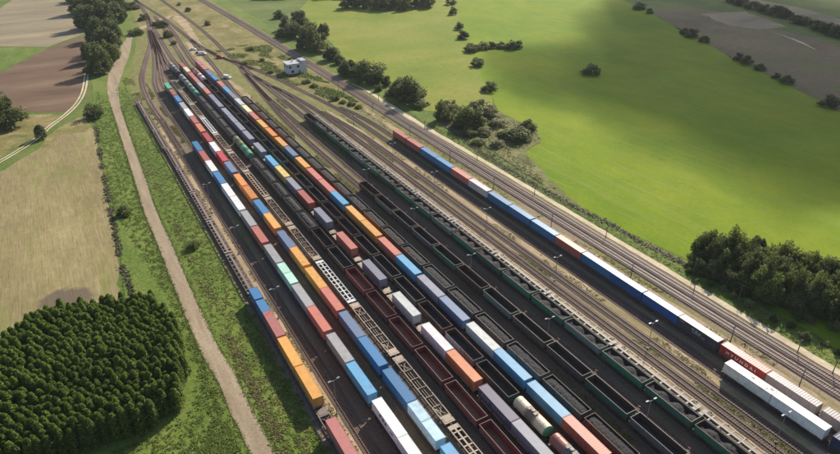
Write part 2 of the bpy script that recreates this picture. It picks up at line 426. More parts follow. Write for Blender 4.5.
# ------------------------------------------------------------------ mesh building
class MB:
    def __init__(s):
        s.v = []; s.f = []; s.m = []
    def add(s, vs, fs, mi=0):
        o = len(s.v); s.v += [tuple(v) for v in vs]
        s.f += [tuple(i + o for i in f) for f in fs]; s.m += [mi] * len(fs)
    def box(s, x0, x1, y0, y1, z0, z1, mi=0):
        s.add([(x0, y0, z0), (x1, y0, z0), (x1, y1, z0), (x0, y1, z0), (x0, y0, z1), (x1, y0, z1), (x1, y1, z1), (x0, y1, z1)],
              [(0, 3, 2, 1), (4, 5, 6, 7), (0, 1, 5, 4), (1, 2, 6, 5), (2, 3, 7, 6), (3, 0, 4, 7)], mi)
    def bar(s, a, b, w, h=None, mi=0, up=(0, 0, 1)):
        a = Vector(a); b = Vector(b); h = h or w
        d = (b - a).normalized(); u = Vector(up)
        if abs(d.dot(u)) > 0.98: u = Vector((1, 0, 0))
        r = d.cross(u).normalized() * (w / 2); u = r.cross(d).normalized() * (h / 2)
        vs = [a - r - u, a + r - u, a + r + u, a - r + u, b - r - u, b + r - u, b + r + u, b - r + u]
        s.add(vs, [(0, 3, 2, 1), (4, 5, 6, 7), (0, 1, 5, 4), (1, 2, 6, 5), (2, 3, 7, 6), (3, 0, 4, 7)], mi)
    def tube(s, a, b, r0, r1=None, n=8, mi=0, cap=True):
        a = Vector(a); b = Vector(b); r1 = r0 if r1 is None else r1
        d = (b - a).normalized(); u = Vector((0, 0, 1)) if abs(d.z) < 0.9 else Vector((1, 0, 0))
        x = d.cross(u).normalized(); y = d.cross(x)
        vs = []
        for c, r in ((a, r0), (b, r1)):
            for i in range(n):
                t = 2 * math.pi * i / n
                vs.append(c + (x * math.cos(t) + y * math.sin(t)) * r)
        fs = [(i, (i + 1) % n, n + (i + 1) % n, n + i) for i in range(n)]
        if cap: fs += [tuple(range(n))[::-1], tuple(range(n, 2 * n))]
        s.add(vs, fs, mi)
    def lathe(s, prof, n=16, mi=0, axis='Y', c=(0, 0, 0)):
        vs = []
        for t, r in prof:
            for i in range(n):
                a = 2 * math.pi * i / n
                q = (r * math.cos(a), t, r * math.sin(a)) if axis == 'Y' else (r * math.cos(a), r * math.sin(a), t)
                vs.append((q[0] + c[0], q[1] + c[1], q[2] + c[2]))
        fs = []
        for k in range(len(prof) - 1):
            for i in range(n):
                j = (i + 1) % n
                f = (k * n + i, k * n + j, (k + 1) * n + j, (k + 1) * n + i)
                fs.append(f if axis == 'Z' else f[::-1])
        s.add(vs, fs, mi)
    def mesh(s, name, mats, smooth=False):
        me = bpy.data.meshes.new(name)
        me.from_pydata(s.v, [], s.f)
        for m in mats: me.materials.append(m)
        if len(mats) > 1: me.polygons.foreach_set('material_index', s.m)
        if smooth: me.polygons.foreach_set('use_smooth', [True] * len(me.polygons))
        me.update()
        return me

def obj(name, me, parent=None, loc=(0, 0, 0), rz=0.0, mat=None, scale=None):
    o = bpy.data.objects.new(name, me)
    COL.objects.link(o)
    o.location = loc
    if rz: o.rotation_euler = (0, 0, rz)
    if scale: o.scale = scale
    if parent: o.parent = parent
    if mat is not None:
        o.material_slots[0].link = 'OBJECT'
        o.material_slots[0].material = mat
    return o

def tag(o, label, cat, group=None, kind=None):
    if label: o['label'] = label
    if cat: o['category'] = cat
    if group: o['group'] = group
    if kind: o['kind'] = kind
    return o

def thing(name, label, cat, loc=(0, 0, 0), rz=0.0, group=None, scale=None):
    o = bpy.data.objects.new(name, None)
    COL.objects.link(o)
    o.location = loc; o.rotation_euler = (0, 0, rz)
    o.empty_display_size = 0.5
    if scale: o.scale = scale
    return tag(o, label, cat, group)

def struct(name, me, loc=(0, 0, 0)):
    o = obj(name, me, None, loc)
    o['kind'] = 'structure'
    return o

ORD = ['', 'first', 'second', 'third', 'fourth', 'fifth', 'sixth', 'seventh', 'eighth', 'ninth', 'tenth', 'eleventh', 'twelfth', 'thirteenth', 'fourteenth', 'fifteenth',
       'sixteenth', 'seventeenth', 'eighteenth', 'nineteenth', 'twentieth', 'twenty-first', 'twenty-second', 'twenty-third', 'twenty-fourth', 'twenty-fifth', 'twenty-sixth',
       'twenty-seventh', 'twenty-eighth', 'twenty-ninth', 'thirtieth', 'thirty-first', 'thirty-second', 'thirty-third']

# ------------------------------------------------------------------ ground
def jitter_poly(pts, step=4.0, amp=0.8, seed=0):
    out = []
    n = len(pts)
    for i in range(n):
        a = np.array(pts[i]); b = np.array(pts[(i + 1) % n])
        L = np.linalg.norm(b - a); k = max(1, min(90, int(L / step)))
        nrm = np.array([-(b - a)[1], (b - a)[0]]) / max(L, 1e-6)
        for j in range(k):
            q = a + (b - a) * j / k
            d = (mnoise.noise(Vector((q[0] * 0.13, q[1] * 0.13, seed))) + 0.6 * mnoise.noise(Vector((q[0] * 0.5, q[1] * 0.5, seed + 9)))) * amp * (0 if j == 0 else 1)
            out.append(q + nrm * d)
    return out

def sheet(name, pts, z, mat, step=4.0, amp=0.8, seed=0):
    pts = jitter_poly(pts, step, amp, seed)
    bm = bmesh.new()
    vs = [bm.verts.new((p[0], p[1], z)) for p in pts]
    f = bm.faces.new(vs)
    bmesh.ops.triangulate(bm, faces=[f])
    bmesh.ops.recalc_face_normals(bm, faces=bm.faces)
    if sum(fc.normal.z for fc in bm.faces) < 0:
        bmesh.ops.reverse_faces(bm, faces=bm.faces)
    me = bpy.data.meshes.new(name); bm.to_mesh(me); bm.free()
    me.materials.append(mat)
    return struct(name, me)

def dense(pl, step):
    """Catmull-Rom through the points, resampled"""
    P = [np.array(p[:2], float) for p in pl]
    P = [2 * P[0] - P[1]] + P + [2 * P[-1] - P[-2]]
    out = []
    for i in range(1, len(P) - 2):
        p0, p1, p2, p3 = P[i - 1:i + 3]
        L = np.linalg.norm(p2 - p1); k = max(1, int(L / step))
        for j in range(k):
            t = j / k
            # centripetal-ish damping of the tangents on very uneven spans
            m1 = (p2 - p0) / (np.linalg.norm(p2 - p1) + np.linalg.norm(p1 - p0)) * L
            m2 = (p3 - p1) / (np.linalg.norm(p3 - p2) + np.linalg.norm(p2 - p1)) * L
            h = (2*t**3-3*t*t+1) * p1 + (t**3-2*t*t+t) * m1 + (-2*t**3+3*t*t) * p2 + (t**3-t*t) * m2
            out.append(h)
    out.append(P[-2])
    return np.array(out)

def normals2(pts):
    d = np.gradient(pts, axis=0)
    d /= np.linalg.norm(d, axis=1)[:, None]
    return np.stack([d[:, 1], -d[:, 0]], 1)

def ribbon(name, pl, w, z, mat, amp=0.5, seed=0, step=2.5, kind=True):
    pts = dense(pl, step); nr = normals2(pts)
    ws = np.interp(np.linspace(0, 1, len(pts)), np.linspace(0, 1, len(w)), w) if hasattr(w, '__len__') else np.full(len(pts), w)
    vs = []; fs = []
    for i, (q, n) in enumerate(zip(pts, nr)):
        for sgn in (-1, 1):
            j = (mnoise.noise(Vector((q[0] * 0.11, q[1] * 0.11, seed + sgn * 5))) + 0.7 * mnoise.noise(Vector((q[0] * 0.45, q[1] * 0.45, seed + sgn * 7)))) * amp
            vs.append((*(q + n * sgn * (ws[i] / 2 + j)), z))
        if i: fs.append((2 * i - 2, 2 * i - 1, 2 * i + 1, 2 * i))
    mb = MB(); mb.add(vs, fs)
    me = mb.mesh(name, [mat])
    if me.polygons[0].normal.z < 0: me.flip_normals()
    return struct(name, me)

mb = MB()
mb.add([(-6000, -3000, 0), (8000, -3000, 0), (8000, 12000, 0), (-6000, 12000, 0)], [(0, 1, 2, 3)])
struct('ground', mb.mesh('ground', [G_BASE]))

P = lambda l: [W(*q) for q in l]
sheet('hay_meadow', P([(330, 42), (345, 60), (420, 110), (440, 112), (497, 122), (488, 85), (470, 45), (458, 5), (452, -25), (330, -25), (300, 10)]), 0.03, G_MEADOW2, 6, 2.0, 1)
sheet('green_field', P([(452, -30), (462, 30), (476, 62), (489, 92), (500, 112), (536, 132), (522, 150), (562, 203), (640, 238), (680, 256), (760, 300), (900, 390), (1200, 420),
                        (1100, 180), (840, 112), (790, 86), (740, 62), (690, 35), (640, 8), (600, -10), (590, -40)]), 0.06, G_FIELD, 5, 1.5, 2)
sheet('dark_field', P([(648, 11), (690, 35), (740, 62), (790, 86), (840, 112), (1100, 180), (1100, 90), (840, 46), (760, 25), (720, 12), (690, 8)]), 0.06, G_BOG, 6, 2.5, 3)
sheet('bare_patch', P([(700, 14), (745, 12), (787, 27), (760, 30), (730, 26)]), 0.10, G_FALLOW, 5, 3, 4)
sheet('bare_field', P([(735, -4), (800, 8), (860, 24), (860, 36), (820, 22), (770, 8)]), 0.10, G_FALLOW, 6, 3, 4)
ribbon('sand_strip', P([(774, 33), (797, 41), (816, 50)]), [0.5, 3, 0.5], 0.14, G_SAND, 0.8, 4)
sheet('stubble_field', P([(-70, 345), (0, 335), (14, 328), (40, 318), (120, 303), (118, 258), (112, 215), (105, 178), (99, 150), (94, 130), (82, 120), (62, 128), (40, 148), (0, 172), (-60, 200)]), 0.03, G_STUBBLE, 2.5, 1.2, 5)
sheet('dry_strip', P([(-60, 122), (0, 117), (50, 114), (64, 115), (52, 124), (38, 134), (0, 158), (-60, 190)]), 0.04, G_SCRUB, 3, 1.0, 15)
sheet('dry_strip', P([(44, 139), (62, 126), (80, 117), (92, 126), (86, 132), (62, 134), (40, 152)]), 0.05, G_SCRUB, 3, 1.0, 16)
sheet('ploughed_field', P([(-60, 108), (-60, 95), (0, 73), (50, 48), (85, 36), (92, 55), (88, 76), (80, 98), (66, 112), (0, 112)]), 0.03, G_PLOUGH, 4, 1.2, 6)
sheet('grass_field', P([(-60, 92), (0, 71), (48, 48), (-60, 48)]), 0.06, G_VERGE, 4, 1.2, 6)
sheet('fallow_field', P([(-60, 46), (48, 47), (84, 34), (80, 12), (68, -6), (20, -6), (0, 9), (-60, 30)]), 0.03, G_FALLOW, 5, 1.5, 7)
# verge between stubble and the yard, yard ground, scrub by the main line
sheet('verge', [(1.5, 60), (-60, 60), (-60, 150), (-34, 153), (-26, 163), (-4, 168), (0, 172), (1.5, 195), (3, 240), (5, 290), (8, 340), (9, 365), (14, 430), (22, 500), (30, 560), (46, 640), (60, 800), (76, 800), (70, 640), (60, 540), (45, 470), (33, 410), (29.5, 365), (29.5, 60)], 0.10, G_VERGE, 3, 0.9, 9)
sheet('yard_ground', [(29.0, 10), (29.0, 365), (33, 412), (45, 474), (58, 548), (68, 640), (74, 800), (150, 800), (150, 10)], 0.14, G_YARD, 4, 0.7, 10)
sheet('scrub_ground', [(124, 318), (117, 352), (111, 392), (103, 430), (97, 470), (94, 520), (93.5, 600), (88, 800), (136.5, 800), (136.5, 300), (131, 296)], 0.18, G_SCRUB, 4, 1.0, 11)
sheet('scrub_ground', [(85.5, 480), (86.5, 540), (86, 620), (80, 760), (76, 760), (79, 650), (77, 590), (76, 540), (80, 500)], 0.18, G_SCRUB, 4, 1.0, 11)
sheet('main_line_verge', [(148.6, 10), (148.6, 330), (147.5, 420), (147.5, 800), (165, 800), (158, 520), (156, 400), (158, 300), (154, 230), (156, 10)], 0.18, G_VERGE, 3, 0.8, 12)
sheet('rough_ground', P([(436, 124), (470, 117), (500, 113), (538, 131), (541, 142), (524, 152), (566, 196), (590, 214), (575, 208), (520, 170), (480, 142)]), 0.20,
      ground_mat('rough_olive_grass', [(0.28, (0.085, 0.095, 0.032)), (0.5, (0.145, 0.145, 0.055)), (0.74, (0.22, 0.205, 0.095))], 0.09, fine=0.5, fine_amt=0.5, bump=1.0), 3, 1.5, 13)
# dirt roads and sandy tracks
ribbon('dirt_road', [(17.2, 40)] + P([(263, 454), (241, 410), (226, 378), (205, 340), (184.5, 293), (167, 250), (151, 213), (137.5, 172), (125.5, 137), (116, 107), (113, 87), (117, 70), (123, 55), (128, 42), (134, 33), (150, 26), (168, 22)]),
       [4.8, 4.8, 4.5, 4.3, 4.1, 4.1, 4.1, 4.1, 4.1, 4.6, 6, 8, 9, 8, 4.5, 4, 4], 0.20, G_ROAD, 0.35, 20)
ribbon('sandy_clearing', P([(131, 34), (150, 25), (172, 17), (182, 22), (195, 40), (205, 52)]), [3, 8, 9, 6, 5, 3], 0.22, G_SANDY, 1.2, 22)
ribbon('service_path', [(86.5, 330), (86.5, 360), (84.5, 400), (82.5, 440), (84.5, 475), (86, 500)], [3, 3.5, 3.5, 4, 5, 3], 0.22, G_SANDY, 0.8, 23)
tw = [(88.5, 60), (86.5, 75), (83.5, 92), (77, 104), (66, 115), (50, 127), (40, 136), (25, 147), (0, 162), (-40, 185)]
for d in (-0.85, 0.85):
    pts = np.array(P(tw)); pts = pts + normals2(pts) * d
    ribbon('wheel_track', [tuple(q) for q in pts], [0.7, 0.8, 0.9, 0.9, 0.9, 0.8, 0.8, 0.8, 0.7, 0.7], 0.22, G_SAND, 0.14, 24 + d)
ribbon('sand_path', [(148.2, 10), (147.7, 60), (147.9, 120), (148.2, 190), (147.8, 257), (148.6, 300), (149.3, 318), (148, 340)], [2.3, 2.3, 2.4, 2.3, 2.2, 2.6, 3.4, 0.6], 0.24, G_SAND, 0.3, 30)
ribbon('worn_strip', [(133.2, 20), (133.2, 120), (133.4, 250), (134.5, 300)], [4.6, 4.6, 4.0, 2.0], 0.18, G_SANDY, 0.8, 31)
ribbon('worn_strip', [(109.0, 20), (109.0, 120), (109.2, 280)], [1.4, 1.5, 1.2], 0.18, G_SANDY, 0.4, 32)
ribbon('worn_strip', [(119.2, 20), (119.2, 120), (118.6, 250), (115.5, 300)], [2.6, 2.6, 2.2, 1.2], 0.18, G_SANDY, 0.5, 33)
ribbon('worn_strip', [(34.7, 20), (34.7, 120), (34.7, 250), (34.5, 330)], [1.6, 1.6, 1.6, 1.2], 0.18, G_SANDY, 0.35, 34)

# ------------------------------------------------------------------ railway tracks
def track(label, pl, gauge=1.52, bed=G_BALLAST, sleeper=G_SLEEPER, rail=M_RAILRUST, smin=28, smax=330, bw=3.4, z0=0.2, sp=0.65):
    pts = dense(pl, 3.0)
    nr = normals2(pts)
    t = thing('railway_track', label, 'railway track', (float(pts[0][0]), float(pts[0][1]), 0))
    ox, oy = pts[0]
    mb = MB(); vs = []; fs = []
    prof = [(-bw / 2 - 0.35, 0.1), (-bw / 2 + 0.15, z0 + 0.1), (bw / 2 - 0.15, z0 + 0.1), (bw / 2 + 0.35, 0.1)]
    for i, (q, n) in enumerate(zip(pts, nr)):
        for k, (dx, z) in enumerate(prof):
            e = mnoise.noise(Vector((q[0] * 0.2 + k * 3, q[1] * 0.2, 3))) * 0.25 if k in (0, 3) else 0
            c = q + n * (dx + e); vs.append((c[0] - ox, c[1] - oy, z))
        if i:
            a = (i - 1) * 4; b = i * 4
            fs += [(a + j, a + j + 1, b + j + 1, b + j) for j in range(3)]
    mb.add(vs, fs)
    me = mb.mesh('ballast_bed', [bed])
    if me.polygons[1].normal.z < 0: me.flip_normals()
    obj('ballast_bed', me, t)
    for s in (-1, 1):
        mb = MB(); vs = []; fs = []
        for i, (q, n) in enumerate(zip(pts, nr)):
            for dx, z in ((-0.05, z0 + 0.12), (-0.05, z0 + 0.34), (0.05, z0 + 0.34), (0.05, z0 + 0.12)):
                c = q + n * (s * gauge / 2 + dx); vs.append((c[0] - ox, c[1] - oy, z))
            if i:
                a = (i - 1) * 4; b = i * 4
                fs += [(a + j, a + j + 1, b + j + 1, b + j) for j in range(3)]
        mb.add(vs, fs)
        me = mb.mesh('rail', [rail])
        if me.polygons[1].normal.z < 0: me.flip_normals()
        obj('rail', me, t)
    fine = dense(pl, sp); fn = normals2(fine)
    k = (fine[:, 1] > smin) & (fine[:, 1] < smax)
    fine = fine[k] - np.array([ox, oy]); fn = fn[k]
    if len(fine):
        d = np.stack([-fn[:, 1], fn[:, 0]], 1)
        N = len(fine)
        v = np.zeros((N, 8, 3))
        idx = 0
        for z in (z0 + 0.06, z0 + 0.17):
            for a, b in ((-1, -1), (1, -1), (1, 1), (-1, 1)):
                v[:, idx, :2] = fine + fn * a * 1.28 + d * b * 0.125
                v[:, idx, 2] = z
                idx += 1
        v[:, :, 2] += rng.uniform(-0.012, 0.012, N)[:, None]
        base = np.arange(N)[:, None, None] * 8
        q = np.array([(4, 7, 6, 5), (0, 1, 5, 4), (1, 2, 6, 5), (2, 3, 7, 6), (3, 0, 4, 7)])
        f = (base + q[None]).reshape(-1, 4)
        me = bpy.data.meshes.new('sleepers'); me.from_pydata(v.reshape(-1, 3).tolist(), [], f.tolist()); me.materials.append(sleeper)
        if me.polygons[0].normal.z < 0: me.flip_normals()
        o = obj('sleepers', me, t); o['kind'] = 'stuff'
    return t

TR = [
    ('empty rusty track between the first and second wagon rows from the road', [(37.3, 25), (37.3, 180), (37.3, 320), (37, 364), (40, 407), (47, 443), (54, 475), (62, 512), (67, 551), (73, 590), (79, 650), (82, 760)]),
    ('track under the first wagon row from the dirt road', [(32.1, 25), (32.1, 180), (31.8, 300), (31.2, 365), (31.2, 370)]),
    ('track under the second wagon row from the dirt road', [(43.3, 25), (43.3, 180), (43.3, 305), (43.3, 350), (46, 396), (53, 439), (58, 472), (63, 512), (66, 540)]),
    ('track under the third wagon row from the dirt road', [(49.8, 25), (49.8, 180), (49.5, 385), (53, 420), (59, 465), (65, 525), (69, 560)]),
    ('track under the row of empty flat wagons among container trains', [(55.4, 25), (55.4, 200), (55.4, 400), (58, 435), (63, 485), (69, 550)]),
    ('track under the maroon wagons in the fifth wagon row', [(61.0, 25), (61.0, 200), (61.0, 430), (64, 480), (70, 560)]),
    ('track under the sixth wagon row from the dirt road', [(66.5, 25), (66.5, 200), (66.3, 430), (68, 480), (73, 560), (79, 640)]),
    ('track under the row of empty open wagons and cream tank', [(71.4, 25), (71.4, 200), (71.2, 420), (74, 470), (79, 540), (83, 620)]),
    ('track under the long middle container train', [(76.9, 25), (76.9, 200), (76.6, 425), (79, 470), (84, 540), (86, 600)]),
    ('track under the coal wagons beside the long middle container train', [(82.0, 25), (82.0, 200), (82.0, 345), (84, 385), (88, 450), (90, 508)]),
    ('track under the empty dark open wagons beyond the coal wagons', [(90.8, 25), (90.8, 150), (90.8, 265), (92, 303), (94.5, 335), (98, 386), (101, 412)]),
    ('empty track between dark open wagons and the green coal wagons', [(95.5, 25), (95.5, 200), (95.5, 330), (97, 362), (99, 392)]),
    ('track under the green coal wagons', [(101.3, 25), (101.3, 200), (101.3, 412), (98, 435), (93, 470)]),
    ('track under the pale empty flat wagons beside green coal wagons', [(106.4, 25), (106.4, 200), (106.4, 320), (104.5, 357), (101.8, 385)]),
    ('empty track nearest the pale empty flat wagons', [(111.6, 25), (111.6, 200), (111.6, 290), (109, 330), (105, 357)]),
    ('empty track just left of the white container pair', [(116.3, 25), (116.3, 150), (116.3, 250), (115, 275), (112, 300)]),
    ('long lead track curving from the white container pair to the yard throat', [(122.6, 25), (122.6, 150), (122.6, 285), (119.5, 318), (116, 345), (111.5, 376), (103, 418), (95, 446), (90.5, 508), (89, 589), (81, 724), (78, 800)]),
    ('track under the container train beside the main line', [(127.9, 25), (127.9, 150), (127.9, 262), (126.5, 285), (123.5, 302)]),
]
for lb, pl in TR:
    track(lb, pl)
track('single track crossing the scrub beyond the parked cars', P([(252, 70), (232, 58), (213, 40), (193, 23), (161, 0), (140, -14)]), smax=0)
track('main line track nearer the yard', [(139.9, 15), (139.9, 250), (140.2, 420), (139.8, 560), (137.5, 700), (135, 800)], 1.435, G_MAINBALLAST, G_CONCRETE, M_RAIL, 15, 300, 3.2, 0.35, 0.6)
track('main line track farther from the yard', [(143.8, 15), (143.8, 250), (144.1, 420), (143.7, 560), (141.4, 700), (139, 800)], 1.435, G_MAINBALLAST, G_CONCRETE, M_RAIL, 15, 300, 3.2, 0.35, 0.6)

# ------------------------------------------------------------------ shared wagon meshes (length along Y, rail top at z = 0.54)
ZR = 0.54
def bogie_mesh():
    mb = MB()
    for s in (-1, 1):
        mb.box(s * 1.0 - 0.09, s * 1.0 + 0.09, -1.25, 1.25, 0.45, 0.72)
        mb.box(s * 1.0 - 0.13, s * 1.0 + 0.13, -0.45, 0.45, 0.28, 0.80)
        for y in (-0.95, 0.95):
            mb.box(s * 1.0 - 0.14, s * 1.0 + 0.14, y - 0.2, y + 0.2, 0.30, 0.62)
    mb.box(-0.9, 0.9, -0.22, 0.22, 0.5, 0.82)
    for y in (-0.95, 0.95):
        mb.tube((-0.9, y, 0.46), (0.9, y, 0.46), 0.08, n=6)
        for s in (-1, 1):
            mb.tube((s * 0.70, y, 0.46), (s * 0.83, y, 0.46), 0.46, n=14)
    return mb.mesh('bogie', [M_BOGIE])
ME_BOGIE = bogie_mesh()

def coupler_mesh(L):
    res = []
    for s in (-1, 1):
        mb = MB()
        y = s * L / 2
        mb.box(-0.12, 0.12, min(y, y + s * 0.55), max(y, y + s * 0.55), 0.72, 0.98)
        mb.box(-0.22, 0.22, min(y + s * 0.42, y + s * 0.62), max(y + s * 0.42, y + s * 0.62), 0.70, 1.0)
        res.append(mb.mesh('coupler', [M_BOGIE]))
    return res

DECK = 1.16
def frame_skeleton(L, style):
    """container flat wagon frame; z measured from rail top"""
    mb = MB(); h = L / 2; z1 = DECK; z0 = DECK - 0.42
    if style == 'beam':            # side sills, sparse cross members, solid end platforms
        for s in (-1, 1):
            mb.box(s * 1.24 - 0.10, s * 1.24 + 0.10, -h, h, z0, z1)
            mb.box(-1.14, 1.14, min(s * h, s * (h - 2.4)), max(s * h, s * (h - 2.4)), z1 - 0.14, z1 - 0.02)
            mb.box(-0.95, 0.95, min(s * (h - 0.45), s * (h - 2.0)), max(s * (h - 0.45), s * (h - 2.0)), z1 - 0.02, z1 + 0.04)
            mb.box(s * 0.30 - 0.05, s * 0.30 + 0.05, -h + 2.4, h - 2.4, z0 - 0.10, z0 + 0.02)
        n = int((L - 4.8) / 3.3); y0 = -h + 2.4; st = (L - 4.8) / n
        for i in range(n + 1):
            y = y0 + i * st
            mb.box(-1.14, 1.14, y - 0.07, y + 0.07, z0 + 0.05, z1 - 0.05)
        for i in (0, n - 1):
            y = y0 + i * st
            mb.bar((-0.95, y + 0.3, z1 - 0.25), (0.95, y + st - 0.3, z1 - 0.25), 0.09, 0.09)
            mb.bar((0.95, y + 0.3, z1 - 0.27), (-0.95, y + st - 0.3, z1 - 0.27), 0.09, 0.07)
        mb.tube((0.75, -h + 3, z0), (0.75, h - 3, z0), 0.05, n=5)
        mb.tube((-0.5, -h + 3.4, z0 + 0.1), (-0.9, -h + 5.2, z0 + 0.1), 0.16, n=7)
    elif style == 'spine':         # broad centre beam, outriggers, thin side sills
        mb.box(-0.33, 0.33, -h, h, z0, z1)
        for s in (-1, 1):
            mb.box(s * 1.26 - 0.06, s * 1.26 + 0.06, -h, h, z1 - 0.24, z1 - 0.02)
        n = int(L / 2.5); st = L / n
        for i in range(n + 1):
            w = 0.5 if i in (0, n) else 0.2
            y = min(max(-h + i * st, -h + w), h - w)
            for a, b in ((-1.20, -0.33), (0.33, 1.20)):
                mb.box(a, b, y - w, y + w, z1 - 0.2, z1 - 0.05)
    else:                          # 'ladder': three beams joined by wide cross members
        for x, w in ((-1.2, 0.20), (0, 0.36), (1.2, 0.20)):
            mb.box(x - w / 2, x + w / 2, -h, h, z0 + (0.1 if x == 0 else 0), z1 - (0.03 if x == 0 else 0))
        n = int(L / 1.95); st = L / n
        for i in range(n + 1):
            w = 0.6 if i in (0, n) else 0.16
            y = min(max(-h + i * st, -h + w), h - w)
            for a, b in ((-1.10, -0.18), (0.18, 1.10)):
                mb.box(a, b, y - w, y + w, z1 - 0.2, z1 - 0.05)
    return mb.mesh('frame', [MW['tan']])

def stakes_mesh(L):
    mb = MB(); h = L / 2
    n = 6
    for s in (-1, 1):
        for i in range(n):
            y = -h + 1.5 + i * (L - 3) / (n - 1)
            mb.box(s * 1.335 - 0.05, s * 1.335 + 0.05, y - 0.16, y + 0.16, DECK - 0.3, DECK + 0.10)
    return mb.mesh('container_lock', [M_BOGIE])

_cache = {}
def cached(key, fn, *a):
    if key not in _cache: _cache[key] = fn(*a)
    return _cache[key]

def flat_wagon(x, yc, L, colour, style, label, group):
    t = thing('flat_wagon', label, 'flat wagon', (x, yc, ZR), 0, group)
    obj('frame', cached(('fr', L, style), frame_skeleton, L, style), t, mat=MW[colour])
    obj('container_locks', cached(('st', L), stakes_mesh, L), t)['kind'] = 'stuff'
    for q in cached(('cp', L), coupler_mesh, L): obj('coupler', q, t)
    ys = [-L / 2 + 2.2, L / 2 - 2.2] if L < 23 or style != 'beam' or label.startswith('empty') else [-L / 2 + 2.0, 0, L / 2 - 2.0]
    for y in ys:
        obj('bogie', ME_BOGIE, t, (0, y, -0.05))
    return t

# ------------------------------------------------------------------ containers
def container_meshes(L):
    w = 1.219; H = 2.70; h = L / 2
    n = max(10, int(L / 0.56))
    mb = MB()
    ys = []; offs = []
    y0 = -h + 0.14; y1 = h - 0.14; st = (y1 - y0) / n
    for i in range(n):
        for t, o in ((0.0, 0), (0.25, 0), (0.45, 0.055), (0.8, 0.055)):
            ys.append(y0 + (i + t) * st); offs.append(o)
    ys.append(y1); offs.append(0)
    for s in (-1, 1):
        vs = []
        for y, o in zip(ys, offs):
            vs += [(s * (w - 0.03 - o), y, 0.15), (s * (w - 0.03 - o), y, H - 0.10)]
        fs = [(2 * i, 2 * i + 2, 2 * i + 3, 2 * i + 1) for i in range(len(ys) - 1)]
        if s > 0: fs = [f for f in fs]
        else: fs = [f[::-1] for f in fs]
        mb.add(vs, fs)
    vs = []
    for y, o in zip(ys, offs):
        z = H - 0.035 - o * 0.22
        vs += [(-w + 0.06, y, z), (w - 0.06, y, z)]
    mb.add(vs, [(2 * i, 2 * i + 1, 2 * i + 3, 2 * i + 2) for i in range(len(ys) - 1)])
    # far end wall, corrugated
    m = 9
    vs = []
    for i in range(m * 2 + 1):
        x = -w + 0.1 + (2 * w - 0.2) * i / (m * 2); o = 0.05 if (i // 1) % 2 else 0
        vs += [(x, h - 0.03 - o, 0.15), (x, h - 0.03 - o, H - 0.1)]
    mb.add(vs, [(2 * i, 2 * i + 1, 2 * i + 3, 2 * i + 2) for i in range(m * 2)])
    mb.add([(-w + .05, -h + .05, 0.12), (w - .05, -h + .05, 0.12), (w - .05, h - .05, 0.12), (-w + .05, h - .05, 0.12)], [(0, 3, 2, 1)])
    body = mb.mesh('body', [MC['grey']])
    fr = MB()
    for sx in (-1, 1):
        for sy in (-1, 1):
            x0, x1 = sorted((sx * w, sx * (w - 0.15))); ya, yb = sorted((sy * h, sy * (h - 0.15)))
            fr.box(x0, x1, ya, yb, 0.0, H)
        x0, x1 = sorted((sx * w, sx * (w - 0.07)))
        fr.box(x0, x1, -h + 0.15, h - 0.15, 0.0, 0.16)
        fr.box(x0, x1, -h + 0.15, h - 0.15, H - 0.12, H - 0.015)
    for sy in (-1, 1):
        ya, yb = sorted((sy * h, sy * (h - 0.1)))
        fr.box(-w + 0.15, w - 0.15, ya, yb, 0.0, 0.16)
        fr.box(-w + 0.15, w - 0.15, ya, yb, H - 0.13, H - 0.015)
    frame = fr.mesh('corner_frame', [MC['grey']])
    doors = []
    for s in (-1, 1):
        d = MB(); a, b = sorted((s * 0.01, s * (w - 0.16)))
        d.box(a, b, -h + 0.04, -h + 0.09, 0.17, H - 0.14)
        for q in (0.28, 0.80):
            d.bar((s * q, -h + 0.02, 0.17), (s * q, -h + 0.02, H - 0.14), 0.045)
        for z in (0.55, 1.1, 1.65, 2.2):
            d.box(a + 0.08, b - 0.08, -h + 0.025, -h + 0.04, z, z + 0.1)
        doors.append(d.mesh('door', [MC['grey']]))
    return body, frame, doors

def text_on_side(parent, txt, size, y, z, mat, x=-1.245, width=None, bold=True, space=1.15):
    cu = bpy.data.curves.new('lettering', 'FONT')
    cu.body = txt; cu.size = size; cu.align_x = 'CENTER'; cu.align_y = 'CENTER'; cu.extrude = 0.006
    cu.space_character = space
    cu.offset = 0.015 if bold else 0.0
    o = bpy.data.objects.new('lettering', cu)
    COL.objects.link(o)
    dg = bpy.context.evaluated_depsgraph_get()
    me = bpy.data.meshes.new_from_object(o.evaluated_get(dg))
    bpy.data.objects.remove(o)
    me.materials.clear(); me.materials.append(mat)
    xs = [v.co.x for v in me.vertices]
    k = width / (max(xs) - min(xs)) if width else 1.0
    for v in me.vertices: v.co.x *= k
    q = obj('lettering', me, parent, (x, y, z))
    q.rotation_euler = (R(90), 0, R(-90))
    return q

def container(x, sfar, colour, label, group, L=12.19):
    body, frame, doors = cached(('ct', L), container_meshes, L)
    jx = random.uniform(-0.05, 0.05)
    t = thing('shipping_container', label, 'shipping container', (x + jx, sfar - L / 2, ZR + DECK + 0.012), 0, group)
    m = MC[colour]
    obj('body', body, t, mat=m); obj('corner_frame', frame, t, mat=m)
    for d in doors: obj('door', d, t, mat=m)
    return t

